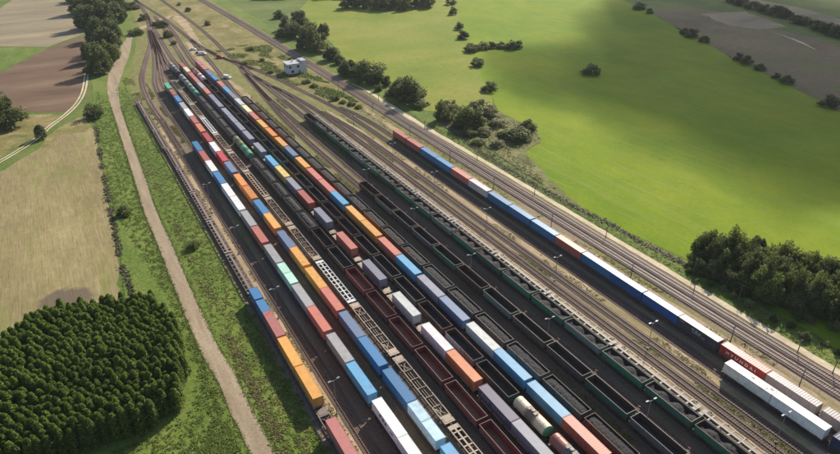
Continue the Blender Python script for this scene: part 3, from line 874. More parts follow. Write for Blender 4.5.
SHOWN = {}
def fit(lb):
    if len(lb.replace('-', ' ').split()) > 15: lb = lb.replace(' from the road', '')
    return lb.replace(' ones in the', ' in the').replace('from the far end of', 'in') if len(lb.replace('-', ' ').split()) > 15 else lb
def neighbour_labels(cols, rowname, noun):
    n = len(cols); out = []
    def key(i):
        return (cols[i], cols[i - 1] if i else None, cols[i + 1] if i + 1 < n else None)
    keys = [key(i) for i in range(n)]
    for i in range(n):
        c, a, b = keys[i]
        if keys.count(keys[i]) == 1 and a and b and a != b and c not in (a, b):
            out.append(f'{c} {noun} between the {a} and {b} ones in the {rowname}')
        elif i == n - 1:
            out.append(f'{c} {noun} at the near end of the {rowname}')
        else:
            out.append(f'{c} {noun}, {ORD[i + 1]} from the far end of the {rowname}')
    return out

def container_row(x, rowname, items, wagons, wcol='brown', wstyle='beam', dx=None, group=None, xfun=None):
    """items: (far end position, colour[, length]); wagons: (far end, length)"""
    xf = xfun or (lambda s: x)
    labs = neighbour_labels([i[1] for i in items], rowname, 'container')
    res = []
    for it, lb in zip(items, map(fit, labs)):
        L = it[2] if len(it) > 2 else 12.19
        res.append(container(xf(it[0]), it[0], it[1], lb, 'containers on the ' + rowname, L))
    seen = {}
    for k, (sf, L) in enumerate(wagons):
        on = [i[1] for i in items if i[0] <= sf + 1.0 and i[0] > sf - L]
        if len(on) >= 2 and on[0] != on[1]:
            lb = f'flat wagon under {on[0]} and {on[1]} containers'
        elif on:
            lb = f'flat wagon under {on[0]} containers' if len(on) > 1 else f'flat wagon under a {on[0]} container'
        else:
            lb = 'flat wagon'
        seen.setdefault(lb, []).append((k, sf, L))
    for lb, ws in seen.items():
        for k, sf, L in ws:
            l2 = f'{lb} in the {rowname}' if len(ws) == 1 else f'{lb}, {ORD[k + 1]} in the {rowname}'
            flat_wagon(xf(sf), sf - L / 2, L, wcol if not callable(wcol) else wcol(k), wstyle, fit(l2), 'flat wagons under the ' + rowname)
    return res

def pairs(lst):
    return [(s, 25.0) for s in lst]

# first row: beside the dirt road
r0 = container_row(32.1, 'first row from the road',
    [(152.0, 'blue', 6.06), (145.3, 'blue', 6.06), (139.4, 'pink'), (126.6, 'amber'), (114.2, 'amber'), (94.9, 'pink'), (82.5, 'brick red')],
    [(152.2, 25.0), (126.8, 25.0), (101.2, 25.0), (75.2, 25.0)], wcol='mauve')
for i in range(8):
    sf = 152.8 + 26 * (i + 1)
    flat_wagon(32.1 if sf < 300 else 31.5, sf - 12.7, 25.2, 'mauve', 'spine', f'empty mauve flat wagon, {ORD[8 - i]} from the far end of the row by the road', 'empty flat wagons along the dirt road')
# second row
c1 = container_row(43.3, 'second row from the road',
    [(277.7, 'blue'), (265.0, 'brick red'), (252.6, 'white'), (239.3, 'blue'), (226.5, 'white'), (213.9, 'white'), (200.3, 'grey'), (187.5, 'salmon'), (173.6, 'grey'),
     (160.8, 'mint', 6.06), (154.5, 'mint', 6.06), (147.7, 'grey'), (135.4, 'salmon'), (121.8, 'grey'), (109.2, 'light blue'), (95.1, 'white'), (82.8, 'white'), (69.2, 'blue'), (56.8, 'grey')],
    [(277.9, 25.2), (252.8, 26), (226.7, 25.2), (200.5, 25.4), (173.8, 25.4), (147.9, 25), (122, 26), (95.3, 25), (69.4, 25)], wcol='dark brown')
# third row
c2 = container_row(49.8, 'third row from the road',
    [(380.3, 'green'), (366.1, 'brick red'), (352.9, 'blue'), (338.8, 'grey'), (326.5, 'white'), (314.2, 'brick red'), (300.9, 'dark orange'), (286.6, 'red'), (273.2, 'white'),
     (260.8, 'crimson'), (247.6, 'slate blue'), (233.2, 'orange'), (220.5, 'orange'), (206.8, 'blue'), (194.6, 'amber'), (180.2, 'slate blue'), (167.9, 'amber'), (154.3, 'amber'), (142.0, 'salmon'),
     (128.9, 'slate blue'), (116.5, 'blue'), (102.8, 'blue'), (90.3, 'pale blue', 6.06), (84.1, 'pale blue', 6.06), (76.5, 'light blue'), (64.0, 'grey')],
    [(380.5, 14), (366.3, 25.8), (339, 25.2), (314.4, 26), (286.8, 25.8), (261, 25.6), (233.4, 25.4), (207, 25), (180.4, 25), (154.5, 25), (129.1, 25), (103, 25), (76.7, 25)], wcol='dark brown')
# fourth row: empty flat wagons
FST = ['beam', 'ladder', 'beam', 'ladder', 'beam', 'beam', 'ladder', 'beam', 'beam', 'ladder', 'beam', 'beam', 'ladder', 'ladder']
FCO = ['pale', 'tan', 'tan', 'white-grey', 'tan', 'tan', 'tan', 'tan', 'tan', 'white-grey', 'tan', 'tan', 'tan', 'tan']
for i in range(14):
    sf = 394.6 - 26.02 * i
    flat_wagon(55.4, sf - 12.7, 25.2, FCO[i], FST[i], f'empty {FCO[i]} flat wagon, {ORD[i + 1]} from the far end of the fourth row', 'empty flat wagons in the fourth row')
# sixth row
single = [262.6, 189.8, 169.6, 149.5, 129.6]
n6 = container_row(66.5, 'sixth row from the road',
    [(423.3, 'brick red'), (410.9, 'cream'), (396.4, 'brick red'), (384.1, 'pink'), (371.8, 'grey'), (359.4, 'salmon'), (345.6, 'lavender'), (333.1, 'lavender'), (318.3, 'lavender'), (305.9, 'lavender'), (293.4, 'lavender'), (280.0, 'lavender'),
     (262.6, 'lavender'), (245.7, 'light blue'), (232.9, 'yellow'), (219.5, 'lavender'), (206.5, 'brick red'), (189.8, 'lavender'), (169.6, 'salmon'), (149.5, 'lavender'), (129.6, 'pale grey'),
     (113.3, 'pinkish white'), (100.8, 'dark orange'), (86.8, 'purple'), (74.4, 'lavender'), (60.4, 'navy'), (48.1, 'grey')],
    [(423.5, 25), (396.6, 25), (372, 25), (345.8, 25), (318.5, 25), (293.6, 25.8)] + [(s + 3.4, 19.0) for s in single] + [(245.9, 25.4), (219.7, 25.6), (113.5, 25), (87, 25), (60.6, 25)], wcol='tan')
# eighth row: the long middle train
b8 = container_row(76.9, 'eighth row from the road',
    [(423.8, 'pink'), (411.0, 'pink'), (397.1, 'slate blue'), (384.2, 'blue'), (369.2, 'salmon'), (356.6, 'light blue'), (344.3, 'lavender'), (331.2, 'pale grey'), (317.8, 'cream'), (305.1, 'salmon'),
     (291.9, 'amber'), (278.7, 'orange'), (264.5, 'amber'), (251.6, 'slate blue'), (237.6, 'amber'), (224.3, 'salmon'), (211.8, 'salmon'), (199.5, 'light blue'), (185.5, 'amber'), (173.1, 'amber'),
     (159.5, 'salmon'), (147.0, 'light blue'), (133.8, 'lavender'), (121.3, 'slate blue'), (107.7, 'pale grey'), (95.4, 'light blue'), (82.2, 'light blue'), (69.9, 'salmon'), (56.1, 'blue'), (43.8, 'salmon')],
    [(424, 25.6), (397.3, 25.8), (369.4, 25.2), (344.5, 25.8), (318, 25.4), (292.1, 25.8), (264.7, 25.4), (237.8, 25.6), (212, 25), (185.7, 25), (159.7, 25), (134, 25), (107.9, 25), (82.4, 25), (56.3, 25)], wcol='dark brown')
# train beside the main line
rr = container_row(127.9, 'train beside the main line',
    [(246.3, 'brick red'), (233.6, 'brick red'), (220.7, 'blue'), (208.3, 'blue'), (195.7, 'salmon'), (182.9, 'pinkish white'), (169.7, 'blue'), (157.2, 'blue'), (144.4, 'blue'), (131.9, 'brick red'),
     (119.4, 'blue'), (107.1, 'royal blue'), (94.5, 'royal blue'), (82.1, 'black'), (69.0, 'red'), (56.6, 'brown grey'), (43.4, 'brown grey'), (31.0, 'navy')],
    [(246.5, 25), (220.9, 25.2), (195.9, 25.2), (169.9, 25), (144.6, 25), (119.6, 25), (94.7, 25), (69.2, 25), (43.6, 25)], wcol='dark brown')
ww = container_row(122.7, 'short white row', [(64.0, 'rusty white'), (51.7, 'white'), (37.9, 'navy')], [(64.2, 25), (38.1, 25)], wcol='dark brown')
for k, lb in enumerate(('white container with rust spots on its roof beside the red lettered one', 'clean white container at near end of the pair by the main line train',
                        'navy container beyond the white pair at the picture corner')):
    ww[k]['label'] = lb
for ry, rxx, rr_ in ((-0.6, 0.1, 0.55), (-5.2, 0.35, 0.5), (-4.4, -0.4, 0.3), (2.8, -0.3, 0.25)):
    q = MB()
    q.add([(rxx + math.cos(a * 0.7) * rr_ * random.uniform(0.5, 1.0), ry + math.sin(a * 0.7) * rr_ * 1.3 * random.uniform(0.5, 1.0), 0) for a in range(9)], [tuple(range(9))])
    obj('rust_patch', q.mesh('rust_patch', [MW['rust']]), ww[0], (0, 0, 2.685))
rr[14]['label'] = 'red container with white HYUNDAI lettering on its side'
rr[13]['label'] = 'black container with faded pale markings next to the red lettered one'
n6[23]['label'] = 'dark purple container with faded pale markings beside the maroon open wagons'
c1[15]['label'] = 'white container with small dark marks on its side, second row from the road'
text_on_side(rr[14], 'HYUNDAI', 1.05, 0.3, 1.4, M_TEXTW, width=8.0, space=1.7)
def marks_on_side(parent, groups, mat):
    """worn, unreadable side markings: (y, z, width, height) plates"""
    mb = MB()
    for y, z, w, h in groups:
        mb.box(-1.252, -1.240, y - w / 2, y + w / 2, z - h / 2, z + h / 2)
    o = obj('marking', mb.mesh('marking', [mat]), parent)
    o['kind'] = 'stuff'
marks_on_side(rr[13], [(1.2, 1.75, 0.9, 0.5), (0.1, 1.6, 0.7, 0.7), (-0.9, 1.55, 0.8, 0.4), (0.2, 1.0, 2.6, 0.22), (-2.0, 0.95, 1.0, 0.22), (4.7, 2.05, 1.4, 0.2)], MC['grey'])
marks_on_side(n6[23], [(4.2, 1.65, 0.7, 1.0), (3.2, 1.6, 0.7, 0.9), (2.2, 1.6, 0.6, 1.0), (0.2, 1.6, 0.6, 1.0), (-0.9, 1.55, 0.6, 0.8), (-1.9, 1.55, 0.6, 0.8), (-2.9, 1.55, 0.6, 0.8), (-3.9, 1.6, 0.5, 0.9)], MC['lavender'])
marks_on_side(c1[15], [(1.9, 1.7, 0.8, 0.6), (0.6, 1.5, 0.8, 0.7), (-0.6, 1.45, 0.8, 0.6), (-3.4, 1.2, 1.2, 0.3)], M_TEXTD)

# ------------------------------------------------------------------ open wagons
GL = 12.9
def gondola_meshes():
    h = GL / 2; w = 1.5; z0 = 1.15; z1 = 2.98
    side = []
    for s in (-1, 1):
        mb = MB()
        a, b = sorted((s * w, s * (w - 0.07)))
        # outer skin colour, inner face coal-dusted
        mb.box(a, b, -h, h, z0, z1)
        mb.m[-6:] = [0, 0, 0, 1 if s < 0 else 0, 0, 1 if s > 0 else 0]
        for i in range(8):
            y = -h + 0.25 + i * (GL - 0.5) / 7
            x0, x1 = sorted((s * w, s * (w + 0.10)))
            mb.box(x0, x1, y - 0.09, y + 0.09, z0 - 0.1, z1 - 0.02)
        x0, x1 = sorted((s * (w + 0.0), s * (w + 0.07)))
        mb.box(x0, x1, -h + 0.35, h - 0.35, z0 + 0.78, z0 + 0.86)
        side.append(mb.mesh('side_wall', [MW['charcoal'], M_DUST]))
    ends = []
    for s in (-1, 1):
        mb = MB()
        a, b = sorted((s * h, s * (h - 0.07)))
        mb.box(-w + 0.07, w - 0.07, a, b, z0, z1)
        mb.m[-6:] = [0, 0, 1 if s > 0 else 0, 0, 1 if s < 0 else 0, 0]
        for x in (-0.9, 0, 0.9):
            ya, yb = sorted((s * h, s * (h + 0.1)))
            mb.box(x - 0.07, x + 0.07, ya, yb, z0, z1 - 0.02)
        ends.append(mb.mesh('end_wall', [MW['charcoal'], M_DUST]))
    fl = MB(); fl.box(-w + 0.07, w - 0.07, -h + 0.07, h - 0.07, z0 - 0.06, z0 + 0.02)
    for i in range(9):
        y = -h + 0.9 + i * (GL - 1.8) / 8
        fl.box(-w + 0.1, w - 0.1, y - 0.1, y + 0.1, z0 + 0.02, z0 + 0.07)
    floor = fl.mesh('floor', [M_DUST])
    rm = MB(); t = 0.075
    for s in (-1, 1):
        a, b = sorted((s * (w + 0.05), s * (w + 0.05 - t)))
        rm.box(a, b, -h - 0.04, h + 0.04, z1, z1 + 0.07)
        ya, yb = sorted((s * (h + 0.05), s * (h + 0.05 - t)))
        rm.box(-w - 0.05 + t, w + 0.05 - t, ya, yb, z1, z1 + 0.07)
    rim = rm.mesh('rim', [M_RIM])
    us = MB()
    us.box(-0.25, 0.25, -h, h, 0.62, 1.08)
    for s in (-1, 1):
        a, b = sorted((s * 1.38, s * 1.5)); us.box(a, b, -h, h, 0.86, 1.14)
        ya, yb = sorted((s * h, s * (h - 0.3))); us.box(-1.4, 1.4, ya, yb, 0.7, 1.08)
    us.box(-0.9, 0.9, -0.8, 0.6, 0.45, 0.66)
    return side, ends, floor, rim, us.mesh('underframe', [M_BOGIE])
GM = gondola_meshes()
ME_GCP = coupler_mesh(GL)

def coal_mesh(kind, seed):
    """heap of coal filling a wagon; kind 'heaped' rises above the rim, 'mounds' lies in three humps under it"""
    nx, ny = 11, 44
    w = 1.42; h = GL / 2 - 0.08
    vs = []; fs = []
    for j in range(ny + 1):
        for i in range(nx + 1):
            x = -w + 2 * w * i / nx; y = -h + 2 * h * j / ny
            u = 1 - abs(x / w) ** 2.2; v = 1 - abs(y / h) ** 8
            if kind == 'heaped':
                z = 2.55 + 0.85 * u * v
            elif kind == 'mounds':
                z = 1.95 + (0.85 * (0.5 + 0.5 * math.cos((y / h) * math.pi * 3.0 + seed * 0.25)) ** 0.8) * (0.4 + 0.6 * u) + 0.15 * v - 0.12 * (x / w)
            else:
                z = 2.42 + 0.42 * u * v
            z += 0.16 * mnoise.noise(Vector((x * 1.7, y * 1.7, seed))) + 0.10 * mnoise.noise(Vector((x * 4.5, y * 4.5, seed + 4)))
            vs.append((x, y, z))
    for j in range(ny):
        for i in range(nx):
            a = j * (nx + 1) + i
            fs.append((a, a + 1, a + nx + 2, a + nx + 1))
    mb = MB(); mb.add(vs, fs)
    return mb.mesh('coal_load', [M_COAL], smooth=False)

def gondola(x, yc, colour, label, group, coal=None, coal_label=None, coal_group=None, rim=None):
    t = thing('open_wagon', label, 'open wagon', (x, yc, ZR), 0, group)
    sd, en, fl, rm, us = GM
    inner = MW['maroon'] if colour == 'maroon' else M_DUST
    for m in sd + en:
        o = obj('side_wall' if m in sd else 'end_wall', m, t, mat=MW[colour])
        o.material_slots[1].link = 'OBJECT'; o.material_slots[1].material = inner
    obj('floor', fl, t, mat=MW['rust'] if colour == 'maroon' else M_DUST); obj('rim', rm, t, mat=rim or random.choice((M_RIM, M_RIM, M_RIMDK, MW['rust']))); obj('underframe', us, t)
    for q in ME_GCP: obj('coupler', q, t)
    for s in (-1, 1): obj('bogie', ME_BOGIE, t, (0, s * 4.3, -0.05))
    if coal:
        k = random.randint(0, 4)
        c = obj('coal_load', cached(('coal', coal, k), coal_mesh, coal, k * 3.1), None, (x, yc, ZR))
        tag(c, coal_label, 'coal', coal_group, 'stuff')
    return t

# ninth row: coal wagons right of the long container train
N = 21
for i in range(N):
    sf = 335.8 - 14.06 * i
    c = ['charcoal', 'dark brown', 'rust', 'dark brown', 'rust', 'dark brown', 'charcoal'][i % 7] if i < 12 else ['charcoal', 'dark brown', 'grey'][i % 3]
    gondola(82.0, sf - 7.0, c, f'{c} wagon full of coal, {ORD[i + 1]} from the far end of the ninth row', 'coal wagons in the ninth row',
            'level', f'coal in the {ORD[i + 1]} wagon from the far end of the ninth row', 'coal loads in the ninth row')
# tenth row: empty dark open wagons
C10 = ['dark brown', 'grey-green', 'charcoal', 'grey', 'green', 'dark brown', 'grey-green', 'olive', 'charcoal', 'dark green', 'grey', 'dark green', 'charcoal']
for i in range(13):
    sf = 203.8 - 14.0 * i
    gondola(90.8, sf - 7.0, C10[i], f'empty {C10[i]} open wagon, {ORD[i + 1]} from the far end of the tenth row', 'empty open wagons in the tenth row')
# eleventh row: green wagons with coal mounds
for i in range(19):
    sf = 291.4 - 13.89 * i
    c = 'charcoal' if i == 0 else ['green', 'dark green', 'green', 'green', 'grey-green'][i % 5]
    if i == 0:
        gondola(101.3, sf - 6.95, c, 'empty charcoal open wagon at the far end of the green coal wagons', 'green coal wagons')
    else:
        gondola(101.3, sf - 6.95, c, f'{c} wagon of coal mounds, {ORD[i + 1]} from the far end of the eleventh row', 'green coal wagons',
                'mounds', f'coal mounds in the {ORD[i + 1]} wagon from the far end of the eleventh row', 'coal loads in the eleventh row')
# twelfth row: pale empty flats next to them
for i in range(11):
    sf = 292.0 - 26.0 * i
    flat_wagon(106.4, sf - 12.7, 25.2, 'pale', 'spine', f'empty pale flat wagon, {ORD[i + 1]} from the far end beside the green coal wagons', 'pale empty flat wagons')
# seventh row: empty open wagons
C7 = ['charcoal', 'dark brown', 'dark green', 'olive', 'dark green', 'charcoal', 'dark green', 'olive', 'dark green', 'green', 'olive', 'charcoal', 'dark brown', 'charcoal', 'dark brown', 'olive', 'grey', 'charcoal', 'dark brown', 'blue-grey', 'charcoal']
for i in range(21):
    sf = 379.6 - 14.23 * i
    gondola(71.4, sf - 7.1, C7[i], f'empty {C7[i]} open wagon, {ORD[i + 1]} from the far end of the seventh row', 'empty open wagons in the seventh row')
# fifth row: heaped coal, then empties
k = 0
for s0, n in ((349.2, 5), (248.8, 5)):
    for i in range(n):
        k += 1
        sf = s0 - 14.2 * i
        gondola(61.0, sf - 7.1, 'charcoal', f'charcoal wagon heaped with coal, {ORD[k]} from the far end of the fifth row', 'heaped coal wagons in the fifth row',
                'heaped', f'coal heap on the {ORD[k]} coal wagon from the far end of the fifth row', 'coal heaps in the fifth row', M_RIMDK)
C5 = ['dark brown', 'charcoal', 'maroon', 'maroon', 'maroon', 'maroon', 'maroon', 'maroon', 'maroon']
for i in range(9):
    sf = 177.6 - 14.15 * i
    gondola(61.0, sf - 7.05, C5[i], f'empty {C5[i]} open wagon, {ORD[i + 1]} behind the coal heaps in the fifth row', 'empty open wagons in the fifth row')

# ------------------------------------------------------------------ tank wagons
def stained(name, col, stain, amt, sc=0.5):
    m, nt, p = newmat(name)
    tc = nd(nt, 'ShaderNodeTexCoord'); sp = nd(nt, 'ShaderNodeSeparateXYZ'); nt.links.new(tc.outputs['Object'], sp.inputs[0])
    # spill band round the filling hatch at mid length
    a = mathn(nt, 'ABSOLUTE', sp.outputs[1])
    n = pos_noise(nt, 1.3, (1, 0.8, 0.35), 6, 0.7, coord='OBJ')
    f = mathn(nt, 'SUBTRACT', mathn(nt, 'MULTIPLY_ADD', n, 3.4, 0.15), a)
    f = mathn(nt, 'MULTIPLY', ramp(nt, f, [(0.0, (0, 0, 0)), (0.8, (1, 1, 1))]), amt)
    n2 = pos_noise(nt, 0.9, (1, 1, 1), 6, 0.7, coord='OBJ')
    c = mixc(nt, ramp(nt, n2, [(0.4, (0, 0, 0)), (0.75, g3(0.4))]), col, [q * 0.55 for q in col])
    c = mixc(nt, f, c, stain)
    nt.links.new(c, p.inputs['Base Color']); p.inputs['Roughness'].default_value = 0.5
    return m
TANKM = {
    'cream': stained('tank_cream', (0.66, 0.52, 0.35), (0.13, 0.08, 0.055), 0.85),
    'red brown': stained('tank_red_brown', (0.27, 0.095, 0.075), (0.12, 0.11, 0.11), 0.95),
    'green': stained('tank_green', (0.06, 0.26, 0.14), (0.04, 0.06, 0.05), 0.7),
    'olive': stained('tank_olive', (0.14, 0.15, 0.06), (0.05, 0.05, 0.035), 0.8),
    'grey-green': stained('tank_grey_green', (0.19, 0.24, 0.20), (0.05, 0.06, 0.05), 0.5),
    'grey': stained('tank_grey', (0.26, 0.26, 0.27), (0.06, 0.06, 0.06), 0.5),
    'red': stained('tank_red', (0.34, 0.10, 0.09), (0.30, 0.28, 0.28), 0.6),
    'white': stained('tank_white', (0.62, 0.60, 0.60), (0.15, 0.13, 0.12), 0.6),
    'dark': stained('tank_dark', (0.07, 0.07, 0.08), (0.03, 0.03, 0.03), 0.6),
}
def tank_meshes(L):
    h = L / 2; r = 1.46; zc = 1.02 + r
    mb = MB()
    mb.lathe([(-h + 0.32, r), (-h + 0.9, r), (-2, r), (0, r), (2, r), (h - 0.9, r), (h - 0.32, r)], 28, c=(0, 0, zc))
    for y in (-h + 1.5, -1.7, 1.7, h - 1.5):
        mb.lathe([(y - 0.06, r + 0.001), (y - 0.06, r + 0.03), (y + 0.06, r + 0.03), (y + 0.06, r + 0.001)], 28, c=(0, 0, zc))
    barrel = mb.mesh('barrel', [TANKM['grey']], smooth=True)
    caps = []
    for s in (-1, 1):
        mb = MB()
        pr = [(s * (h - 0.32), r), (s * (h - 0.17), r * 0.93), (s * (h - 0.06), r * 0.7), (s * h, r * 0.35), (s * (h + 0.01), 0.02)]
        mb.lathe(pr if s > 0 else pr[::-1], 28, c=(0, 0, zc))
        caps.append(mb.mesh('end_cap', [TANKM['grey']], smooth=True))
    mb = MB()
    mb.lathe([(zc + r - 0.12, 0.52), (zc + r + 0.26, 0.52), (zc + r + 0.32, 0.42), (zc + r + 0.34, 0.02)], 14, axis='Z')
    dome = mb.mesh('dome', [TANKM['grey']])
    mb = MB()
    mb.box(-0.3, 0.3, -h - 0.4, h + 0.4, 0.6, 1.0)
    for s in (-1, 1):
        ya, yb = sorted((s * (h + 0.4), s * (h - 0.3))); mb.box(-1.4, 1.4, ya, yb, 0.72, 1.0)
        ya, yb = sorted((s * (h - 1.2), s * (h - 1.7))); mb.box(-1.05, 1.05, ya, yb, 0.95, 1.5)
    us = mb.mesh('underframe', [M_BOGIE])
    mb = MB()
    z = zc + r + 0.2
    for s in (-1, 1):
        mb.bar((0.62, s * 1.3, z), (-0.62, s * 1.3, z), 0.04)
        a, b = sorted((s * 0.6, s * 1.35)); mb.box(-0.6, 0.6, a, b, z - 0.05, z)
    for y in (-0.25, 0.25):
        mb.bar((1.55, y, 0.9), (1.55, y, zc + 0.4), 0.05); mb.bar((1.55, y, zc + 0.4), (0.55, y, z), 0.05)
    for i in range(7):
        zz = 1.1 + i * 0.3
        mb.bar((1.55, -0.25, zz), (1.55, 0.25, zz), 0.04)
    ladder = mb.mesh('ladder', [M_RIM])
    return barrel, caps, dome, us, ladder

def tank(x, sfar, L, col, label, group='tank wagons', cap=None):
    ba, ca, do, us, la = cached(('tank', L), tank_meshes, L)
    t = thing('tank_wagon', label, 'tank wagon', (x, sfar - L / 2, ZR), 0, group)
    m = TANKM[col]
    obj('barrel', ba, t, mat=m)
    for q in ca: obj('end_cap', q, t, mat=TANKM[cap] if cap else m)
    obj('dome', do, t, mat=m); obj('underframe', us, t); obj('ladder', la, t)
    for q in cached(('cpt', L), coupler_mesh, L + 0.8): obj('coupler', q, t)
    for s in (-1, 1): obj('bogie', ME_BOGIE, t, (0, s * (L / 2 - 1.7), -0.05))
    return t
tank(71.4, 80.0, 10.8, 'cream', 'cream tank wagon with brown spill stains and a green end', cap='green')
tank(71.4, 67.6, 10.8, 'red brown', 'red-brown tank wagon with grey-stained middle behind the cream tank')
tank(71.3, 56.0, 10.8, 'grey', 'grey tank wagon behind the red-brown tank at the picture edge')
tank(71.2, 405.6, 11.6, 'red', 'red tank wagon at the far end of the seventh row from the road')
tank(71.2, 392.8, 11.6, 'white', 'dull white tank wagon behind the red tank in the seventh row')
tank(61.0, 427.0, 11.6, 'grey', 'grey tank wagon at the far end of the fifth row from the road')
tank(61.0, 413.6, 11.6, 'dark', 'dark tank wagon, second from the far end of the fifth row')
tank(61.0, 395.6, 11.6, 'grey', 'grey tank wagon between the dark one and the grey-green one')
tank(61.0, 380.4, 12.4, 'grey-green', 'grey-green tank wagon next to the bright green one in the fifth row')
tank(61.0, 365.8, 13.6, 'green', 'bright green tank wagon ahead of the coal heaps in the fifth row')
tank(61.0, 275.6, 11.2, 'olive', 'olive tank wagon between the coal heaps of the fifth row')
tank(61.0, 263.6, 12.0, 'green', 'dull green tank wagon next to the olive one in the fifth row')

# ------------------------------------------------------------------ lamps and poles
def lamp_meshes(H):
    mb = MB()
    mb.tube((0, 0, 0), (0, 0, H), 0.10, 0.06, 8)
    mb.box(-0.22, 0.22, -0.22, 0.22, 0, 0.35)
    pole = mb.mesh('pole', [M_LAMP])
    mb = MB()
    for s in (-1, 1):
        mb.bar((0, 0, H - 0.1), (s * 0.95, 0, H + 0.22), 0.09)
    arm = mb.mesh('arm', [M_LAMP])
    heads = []
    for s in (-1, 1):
        mb = MB()
        a, b = sorted((s * 0.75, s * 1.45))
        mb.add([(a, -0.2, H + 0.16), (b, -0.2, H + 0.22), (b, 0.2, H + 0.22), (a, 0.2, H + 0.16), (a, -0.16, H + 0.32), (b, -0.12, H + 0.38), (b, 0.12, H + 0.38), (a, 0.16, H + 0.32)],
               [(0, 3, 2, 1), (4, 5, 6, 7), (0, 1, 5, 4), (1, 2, 6, 5), (2, 3, 7, 6), (3, 0, 4, 7)])
        heads.append(mb.mesh('lamp_head', [M_LAMPHEAD]))
    return pole, arm, heads
def lamp(x, y, H, rz, label, group):
    po, ar, he = cached(('lamp', H), lamp_meshes, H)
    t = thing('yard_lamp', label, 'lamp post', (x, y, 0.14), rz, group)
    obj('pole', po, t); obj('arm', ar, t)
    for h in he: obj('lamp_head', h, t)
for i, y in enumerate((63, 99.3, 140.0, 179.3, 216.2, 255, 294, 333)):
    lamp(35.2, y, 10.0, R(8), f'twin-headed yard lamp, {ORD[8 - i]} from the far end beside the empty rusty track', 'yard lamps by the empty rusty track')
for i, y in enumerate((24, 62.0, 95.5, 131.5, 166.5, 204.5)):
    lamp(93.3, y, 7.4, R(-6), f'twin-headed yard lamp, {ORD[6 - i]} from the far end beside the dark open wagons', 'yard lamps by the dark open wagons')
for i, y in enumerate((44.6, 80.2, 116.5, 152.5, 187.5, 221.8, 262)):
    lamp(113.9, y, 8.3, R(-4), f'twin-headed yard lamp, {ORD[7 - i]} from the far end between the two empty tracks', 'yard lamps between the empty tracks')

def pole_meshes(H):
    mb = MB(); mb.tube((0, 0, 0), (0, 0, H), 0.14, 0.09, 7)
    p = mb.mesh('post', [M_TIMBER])
    mb = MB(); mb.box(-0.75, 0.75, -0.06, 0.06, H - 0.45, H - 0.32)
    for x in (-0.65, -0.25, 0.25, 0.65): mb.tube((x, 0, H - 0.32), (x, 0, H - 0.1), 0.05, n=6)
    return p, mb.mesh('crossarm', [M_TIMBER])
def line_pole(x, y, H, label):
    a, b = cached(('pole', H), pole_meshes, H)
    t = thing('line_pole', label, 'pole', (x, y, 0.1), 0, 'poles along the main line')
    obj('post', a, t); obj('crossarm', b, t)
PY = (36, 52.6, 71.5, 106.3, 143.3, 177.7, 209.6, 245, 285, 330, 380)
for i, y in enumerate(PY):
    line_pole(135.2, y, 5.0, f'dark line pole, {ORD[len(PY) - i]} from the far end between the train and the main line')
PY = (51, 60, 92, 128, 166, 205, 250, 300)
for i, y in enumerate(PY):
    line_pole(146.1, y, 4.2, f'dark line pole, {ORD[len(PY) - i]} from the far end beside the pale sand path')
# overhead wire strung beyond the path
mb = MB()
wp = [(153.0, 98), (152.7, 82), (152.2, 48), (152, 20)]
for (xa, ya), (xb, yb) in zip(wp[:-1], wp[1:]):
    prev = None
    for k in range(9):
        t = k / 8; z = 5.6 - 2.2 * t * (1 - t)
        q = (xa + (xb - xa) * t, ya + (yb - ya) * t, z)
        if prev: mb.tube(prev, q, 0.045, n=4, cap=False)
        prev = q
t = thing('wire_line', 'thin overhead wire on slim posts along the ditch beyond the sand path', 'overhead wire')
obj('wire', mb.mesh('wire', [M_TIMBER]), t)
for xa, ya in wp:
    q = MB(); q.tube((xa, ya, 0.1), (xa, ya, 5.7), 0.11, 0.08, 6); obj('post', q.mesh('post', [M_TIMBER]), t)

# ------------------------------------------------------------------ building
def building():
    x, y = 127.4, 380.0
    t = thing('signal_house', 'white two-storey railway building with a flat grey roof beside the main line', 'building', (x, y, 0), R(0))
    mb = MB(); mb.box(-6.0, 3.2, -4.2, 4.2, 0, 6.4); obj('wall', mb.mesh('wall', [M_WALL]), t)
    mb = MB(); mb.box(3.2, 6.2, -3.6, 3.6, 0, 7.6); obj('stair_tower', mb.mesh('stair_tower', [M_WALL]), t)
    mb = MB(); mb.box(-6.5, 3.15, -4.7, 4.7, 6.4, 6.75); r = obj('roof', mb.mesh('roof', [M_ROOF]), t)
    mb = MB(); mb.box(3.0, 6.4, -3.8, 3.8, 7.6, 7.85); obj('roof', mb.mesh('roof', [M_ROOF]), t)
    mb = MB(); mb.box(-1.6, -0.9, 0.6, 1.3, 6.75, 8.1); obj('chimney', mb.mesh('chimney', [M_WALL]), r)
    for yy in (-2.4, 1.6):
        mb = MB(); mb.box(-6.06, -5.98, yy - 0.8, yy + 0.8, 4.0, 5.5); obj('window', mb.mesh('window', [M_GLASS]), t)
    for xx, z in ((-4.6, 4.0), (0.6, 4.0), (-3.2, 1.2)):
        mb = MB(); mb.box(xx - 0.8, xx + 0.8, -4.26, -4.18, z, z + 1.5); w = obj('window', mb.mesh('window', [M_GLASS]), t)
        mb = MB(); mb.box(xx - 0.9, xx + 0.9, -4.34, -4.19, z - 0.12, z - 0.01); obj('sill', mb.mesh('sill', [M_WALL]), w)
    mb = MB(); mb.box(0.7, 1.8, -4.27, -4.18, 0.1, 2.2); obj('door', mb.mesh('door', [MW['brown']]), t)
building()

